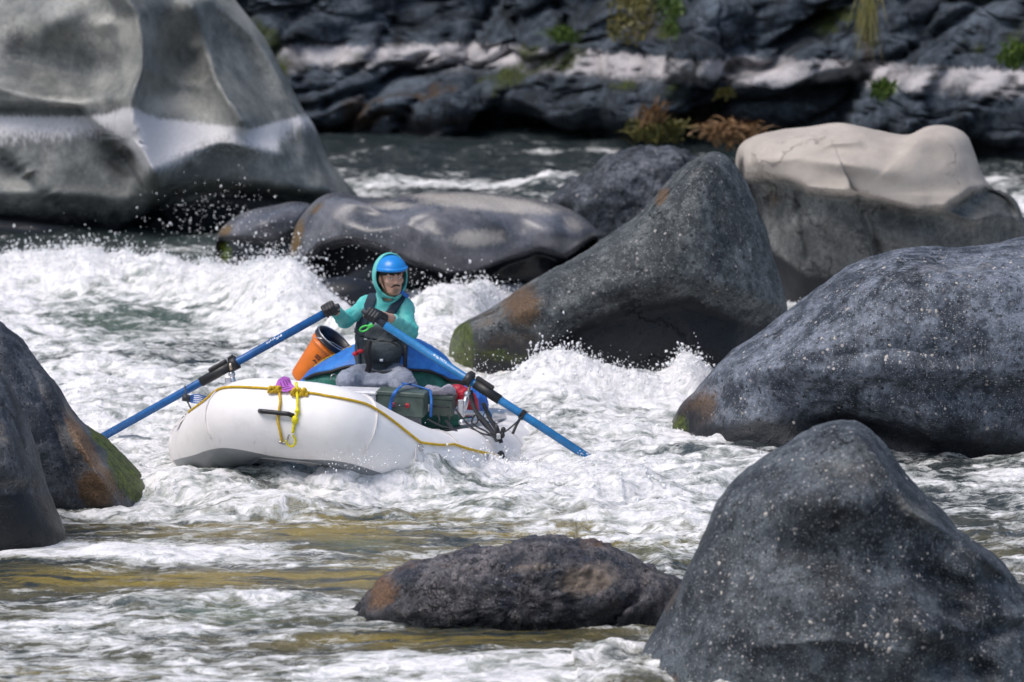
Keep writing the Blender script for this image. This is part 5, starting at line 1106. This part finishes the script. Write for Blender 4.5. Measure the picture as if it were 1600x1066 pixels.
def body(p):
    d = smin(torso(p), arms(p), .05); d = smin(d, legs(p), .05); d = smin(d, head(p), .02)
    d = smin(d, hand(p, cL, gL, bL, wL, PB['wrL']), .01); return smin(d, hand(p, cR, gR, bR, wR, PB['wrR']), .01)
def axis(lo, hi, fines, c=.015, f=.0045):
    x = [lo]
    while x[-1] < hi: x.append(x[-1]+(f if any(a <= x[-1] <= b for a, b in fines) else c))
    return np.array(x)
allp = np.array(list(PB.values())+[HC, cL, cR]); lo, hi = allp.min(0)-.16, allp.max(0)+.16
v, F = snets(body, None, None, None, [axis(lo[0], hi[0], [(HC[0]-.1, HC[0]+.1), (cL[0]-.07, cL[0]+.07), (cR[0]-.07, cR[0]+.07)], f=.0055), axis(lo[1]-.1, hi[1], [(HC[1]-.13, HC[1]+.03), (cL[1]-.06, cL[1]+.06), (cR[1]-.06, cR[1]+.06)], f=.0055), axis(lo[2], hi[2], [(HC[2]-.13, HC[2]+.06), (cR[2]-.06, cL[2]+.07)], .018, .0045)])
q = HL(v); near = (np.linalg.norm(q, axis=1) < .16)
stub = near*np.maximum(np.exp(-((q[:, 0])/.034)**2-((q[:, 2]+.082)/.026)**2)*(q[:, 1] > .03)*.9, .35*np.exp(-((q[:, 2]+.07)/.035)**2)*(q[:, 1] > -.02))
red = near*np.maximum(np.exp(-(q[:, 0]/.02)**2-((q[:, 2]+.06)/.007)**2)*(q[:, 1] > .05), .5*np.exp(-(q[:, 0]/.016)**2-((q[:, 2]+.02)/.016)**2)*(q[:, 1] > .08))
PO = PB['pel'].copy(); PO[2] -= .14
me = mesh_np('person', v-PO, F, M['skin'], True, {'stub': stub, 'red': red}); person = link('person', me, PO)
tag(person, 'person in teal hoodie, charcoal life vest and blue helmet, rowing with both oars', 'person')
def wear(name, fn, lo, hi, h, mat, label=None):
    v, F = snets(fn, lo, hi, h); o = part(name, (v, F), mat, person, True, PO); 
    if label: o['label'] = label
    return o
pp = lambda p, s, k: k*fbm(p, s, 2, 5)
# hoodie with sleeves and hood
def hood(p):
    q = HL(p); e = ell(q, (0, -.014, .005), (.117, .137, .157))
    sh_ = np.abs(e)-.006
    cut = q[..., 1]-(.012+.4*np.clip(-(q[..., 2]+.03), 0, .2)-.15*np.clip(q[..., 2]-.05, 0, .2))
    sh_ = smax(sh_, cut, .01)
    return smax(sh_, -(q[..., 2]+.15), .02)
def hoodie(p):
    d = smin(torso(p, .02), arms(p, .014, .86), .03)
    d = d+.014*fbm(p*np.array([1, 1, 1.6]), 9, 3, 3, .6, 'r')
    q = HL(p)
    col = rcone(p, PB['nk']+np.array([0, .0, -.02]), HC+np.array([0, .02, -.075]), .10, .085)
    col = smax(col, -rcone(p, PB['nk']+np.array([0, -.05, -.0]), HC+np.array([.01, -.05, -.05]), .035, .088), .015)
    col = smax(col, -ell(q, (0, 0, -.01), (.098, .12, .125)), .01)
    d = smin(d, col, .03); d = smax(d, -ell(p, HC+np.array([.012, -.06, -.125]), (.045, .06, .05)), .012)
    d = smin(d, hood(p), .022)
    d = smax(d, -(p[..., 2]-(PB['pel'][2]-.02)), .01); return d
lo_h = np.minimum.reduce([PB['elL'], PB['wrL'], PB['pel']+np.array([-.2, -.2, -.05])])-.09; hi_h = np.maximum(PB['elR']+.09, HC+np.array([.16, .2, .2])); hi_h[1] = 31.95
lo_h[2] = PB['pel'][2]-.04
wear('hoodie', hoodie, lo_h, hi_h, .0085, M['hoodie'])
# trousers
def pants(p):
    d = smin(smax(torso(p, .012), p[..., 2]-(PB['pel'][2]+.05), .01), legs(p, .02, False), .07); lp_ = ell(p, (PB['knL']+PB['knR'])/2+np.array([0, .2, -.01]), (.2, .2, .07)); d = smin(d, lp_, .06)+.020*fbm(p*np.array([1., .7, 1.2]), 8, 3, 11, .6, 'r')
    return smax(d, -(p[..., 2]-(PB['anL'][2]+.02)), .01)
wear('trousers', pants, np.array([PB['knL'][0]-.14, PB['knL'][1]-.14, PB['anL'][2]-.02]), np.array([PB['knR'][0]+.14, 31.9, PB['pel'][2]+.12]), .010, M['pants'])
# life vest
def vest(p):
    t_ = torso(p, .050)+.012*fbm(p, 9, 3, 14, .6, 'r')
    ztop = P(597, 512, 31.6)[2]; zb = P(597, 585, 31.6)[2]
    main = smax(t_, p[..., 2]-ztop, .03); main = smax(main, -(p[..., 2]-zb), .03)
    main = smin(main, ell(p, P(598, 548, 31.47), (.145, .07, .085)), .04)        # pocket
    main = smin(main, rbox(p, P(590, 520, 31.50), (.085, .03, .055), .025), .03)
    main = smax(main, -(np.abs(p[..., 2]-P(597, 529, 31.5)[2]-.02*np.sin(p[..., 0]*9))-.003), .006)
    return main
def straps_(p):
    t_ = torso(p, .034); a = P(582, 515, 31.5); b = P(571, 500, 31.5)
    f2 = np.array([1, 0, 1.]); s1 = rcone(p*f2, P(562, 515, 31.5)*f2, P(586, 455, 31.5)*f2, .040, .036)
    s2 = rcone(p*f2, P(600, 506, 31.5)*f2, P(630, 460, 31.5)*f2, .034, .034)
    return smax(t_, np.minimum(s1, s2), .012)
c0 = PB['wst']
vst = wear('life_vest', vest, np.array([c0[0]-.27, 31.3, P(597, 606, 31.5)[2]]), np.array([c0[0]+.27, 31.95, P(597, 490, 31.5)[2]]), .008, M['vest'])
wear('vest_straps', straps_, np.array([c0[0]-.27, 31.3, c0[2]]), np.array([c0[0]+.30, 31.95, HC[2]]), .007, M['vest_navy'])
def wp(name, g, mat, smooth=True): return part(name, g, mat, person, smooth, PO)
def vy(px, py): return 31.405
wp('webbing', Geo().ribbon(catmull([P(577, 532, 31.385), P(574, 552, 31.36), (P(577, 572, 31.37)), P(571, 590, 31.38), P(571, 606, 31.36)], 6), .045, .006, (1, 0, .05)), M['black'])
wp('waist_belt', Geo().ribbon(catmull([P(558, 578, 31.5), P(572, 581, 31.42), P(600, 583, 31.39), P(622, 580, 31.43), P(634, 576, 31.55)], 6), .03, .008, (0, 0, 1)), M['black'])
wp('whistle_pouch', Geo().ball(P(555, 553, 31.44), (.022, .02, .018), 8).ball(P(563, 549, 31.42), (.026, .02, .016), 8), M['red'])
fr_ = P(0, 0, 31.5)
def onvest(x, y, r=.004):
    vd = VV; d = (vx_-x)**2+(vy_-y)**2+1e6*(vd[:, 1] > 31.6); return P(x, y, vd[int(np.argmin(d)), 1]-r)
me = vst.data; VV = np.empty(len(me.vertices)*3); me.vertices.foreach_get('co', VV); VV = VV.reshape(-1, 3)+PO; vx_, vy_ = proj(VV)
for pts in ([(566, 530), (580, 534), (604, 533), (622, 540), (630, 556)], [(562, 508), (580, 503), (600, 506), (606, 520), (600, 532)], [(600, 572), (618, 576), (630, 570)]):
    wp('zip_line', Geo().tube(catmull([onvest(*q) for q in pts], 6), .0035, 6), M['cloth'] if pts[0][0] == 0 else M['black'])
wp('teal_hem', Geo().tube(catmull([onvest(601, 585, -.02), onvest(614, 588, -.02), onvest(628, 582, -.02)], 5), .012, 8), M['hoodie'])
wp('side_strap', Geo().ribbon(catmull([P(634, 540, 31.5), P(633, 560, 31.48), P(633, 585, 31.48), P(631, 604, 31.4)], 5), .03, .005, (1, 0, 0)), M['black'])
wp('side_strap', Geo().ribbon(catmull([onvest(560, 534), onvest(562, 550), onvest(562, 580)], 5), .022, .005, (1, 0, 0)), M['vest_navy'])
for q in ((572, 487), (612, 488)): wp('strap_buckle', Geo().box(P(*q, 31.44), yawed(20), (.018, .006, .012), .004), M['grip'])
wp('label_patch', Geo().box(P(596, 563, 31.385), np.eye(3), (.012, .004, .009), .003), M['decal'])
wp('label_patch', Geo().box(P(571, 530, 31.385), yawed(0), (.012, .003, .004), .002), M['decal'])
kn_ = Geo(); ka, kb = P(561, 517, 31.37), P(582, 508, 31.37)
t_ = np.linspace(0, 2*math.pi, 21); kd = (kb-ka)/np.linalg.norm(kb-ka); ku = np.cross(kd, [0, 1, 0])
lp = np.array([(ka+kb)/2+kd*.036*math.cos(a)-kd*.012+ku*.017*math.sin(a) for a in t_]); kn_.tube(lp, .0062, 8, caps=False); kn_.box(kb-kd*.012, [kd, np.array([0, 1., 0]), ku], (.02, .008, .013), .005)
wp('rescue_knife', kn_, M['lime']); wp('knife_sheath', Geo().box(kb+kd*.035, [kd, np.array([0, 1., 0]), ku], (.028, .005, .008), .003), M['cloth'])
wp('shoulder_clip', Geo().box(P(632, 460, 31.53), np.array([[.8, 0, -.6], [0, 1, 0], [.6, 0, .8]]), (.035, .012, .014), .005), M['bluestrap'])
# gloves
def glove(c, g, b, w_, wr):
    def f(p):
        d = hand(p, c, g, b, w_, c+(wr-c)*.72, rg=.0205, rf=.0135, wr=.036); return smax(d, -(.0203-np.linalg.norm((p-c)-((p-c)@g)[..., None]*g, axis=-1))*-1*-1, .001)
    return f
for nm, c, g, b, w_, wr in (('L', cL, gL, bL, wL, PB['wrL']), ('R', cR, gR, bR, wR, PB['wrR'])):
    def gf(p, c=c, g=g, b=b, w_=w_, wr=wr): return hand(p, c, g, b, w_, c+(wr-c)*.62, rg=.0205, rf=.0138, wr=.038)
    wear('glove', gf, c-.115, c+.115, .0042, M['glove'])
# helmet, chin strap
def helm(p):
    q = HL(p); e = ell(q, (0, .002, .052), (.109, .129, .101)); inner = ell(q, (0, .0, .046), (.094, .112, .088))
    d = smax(e, -inner, .006); rimz = .066-.10*np.clip(-q[..., 1]-.0, 0, .1)-.35*np.clip(np.abs(q[..., 0])-.07, 0, .1)
    d = smax(d, rimz-q[..., 2], .006)
    br = np.abs(ell(q, (0, .004, .066), (.108, .132, .096)))-.005; br = smax(br, np.abs(q[..., 2]-.067)-.010, .004); br = smax(br, -(q[..., 1]-.02), .01)
    return smin(d, br, .006)
wear('helmet', helm, HC-.17, HC+.17, .0042, M['helmet'])
def strap_h(pts, w_=.018): wp('chin_strap', Geo().ribbon(catmull([HW(q) for q in pts], 5), w_, .004, Rt*.3+Fw), M['black'])
strap_h([(-.086, .02, .03), (-.078, .03, -.02), (-.064, .038, -.06), (-.040, .044, -.098), (-.018, .048, -.118), (0, .05, -.122)]); strap_h([(.086, .02, .03), (.078, .03, -.02), (.06, .036, -.07), (.030, .044, -.11), (0, .05, -.122)])
strap_h([(-.090, -.02, .03), (-.085, -.01, -.01), (-.072, .02, -.05)], .01)
wp('helmet_liner', Geo().lathe(HW((0, .0, .045)), Up, [(-.018, .082), (-.018, .094), (.02, .100), (.02, .085)], 30), M['black'])
wp('chin_buckle', Geo().ring(HW((-.034, .058, -.108)), Fw, .013, .0035), M['alu']).scale = (1, 1, 1)
wp('rivet', Geo().ball(HW((-.098, .045, .045)), .005, 6).ball(HW((-.1, .03, .03)), .004, 6), M['alu'])
# eyes looking towards the picture right, brows, moustache
for sx in (-1, 1):
    e_ = wp('eye', Geo().ball(HW((sx*.031, .0705, .010)), .0125, 10), M['eye']); c = HW((sx*.031, .0705, .010)); gd = Fw*.88+Rt*.44; gd /= np.linalg.norm(gd)
    part('iris', Geo().ball(c+gd*.0085, .0058, 8), M['iris'], e_, True, PO)
    wp('eyelid', Geo().tube(catmull([HW((sx*.031+x, .0705+y, z)) for x, y, z in ((-.015, .003, .011), (-.008, .0115, .0175), (.002, .0135, .0195), (.010, .010, .0165), (.015, .003, .011))], 4), .0026, 6), M['skin'])
    wp('eyebrow', Geo().tube(catmull([HW((sx*x, y, z)) for x, y, z in ((.012, .090, .026), (.028, .0875, .0335), (.042, .078, .033), (.052, .068, .026))], 5), [.0035]*5+[.0045]*5+[.0035]*5+[.0015], 7), M['hair'])
    wp('moustache', Geo().tube(catmull([HW((sx*x, y, z)) for x, y, z in ((.0, .0925, -.041), (.012, .0925, -.0435), (.024, .085, -.049), (.033, .074, -.057))], 5), [.0065]*5+[.006]*5+[.0045]*5+[.002], 8), M['hair'])
wp('sideburn', Geo().ball(HW((-.073, .022, -.002)), (.008, .016, .03), 6, ax=HA), M['hair'])
# the box he sits on
t = T('dry_box', 'grey dry box the rower sits on, mostly hidden behind his legs', 'box', (PB['pel'][0], 31.72, .02))
zt = PB['pel'][2]-.125
t.part('body', Geo().box((PB['pel'][0], 31.74, (zt+.0)/2+.0), np.eye(3), (.3, .2, (zt)/2), .015), M['seatbox']); t.part('lid', Geo().box((PB['pel'][0], 31.74, zt-.0), np.eye(3), (.31, .21, .015), .008), M['seatbox'])
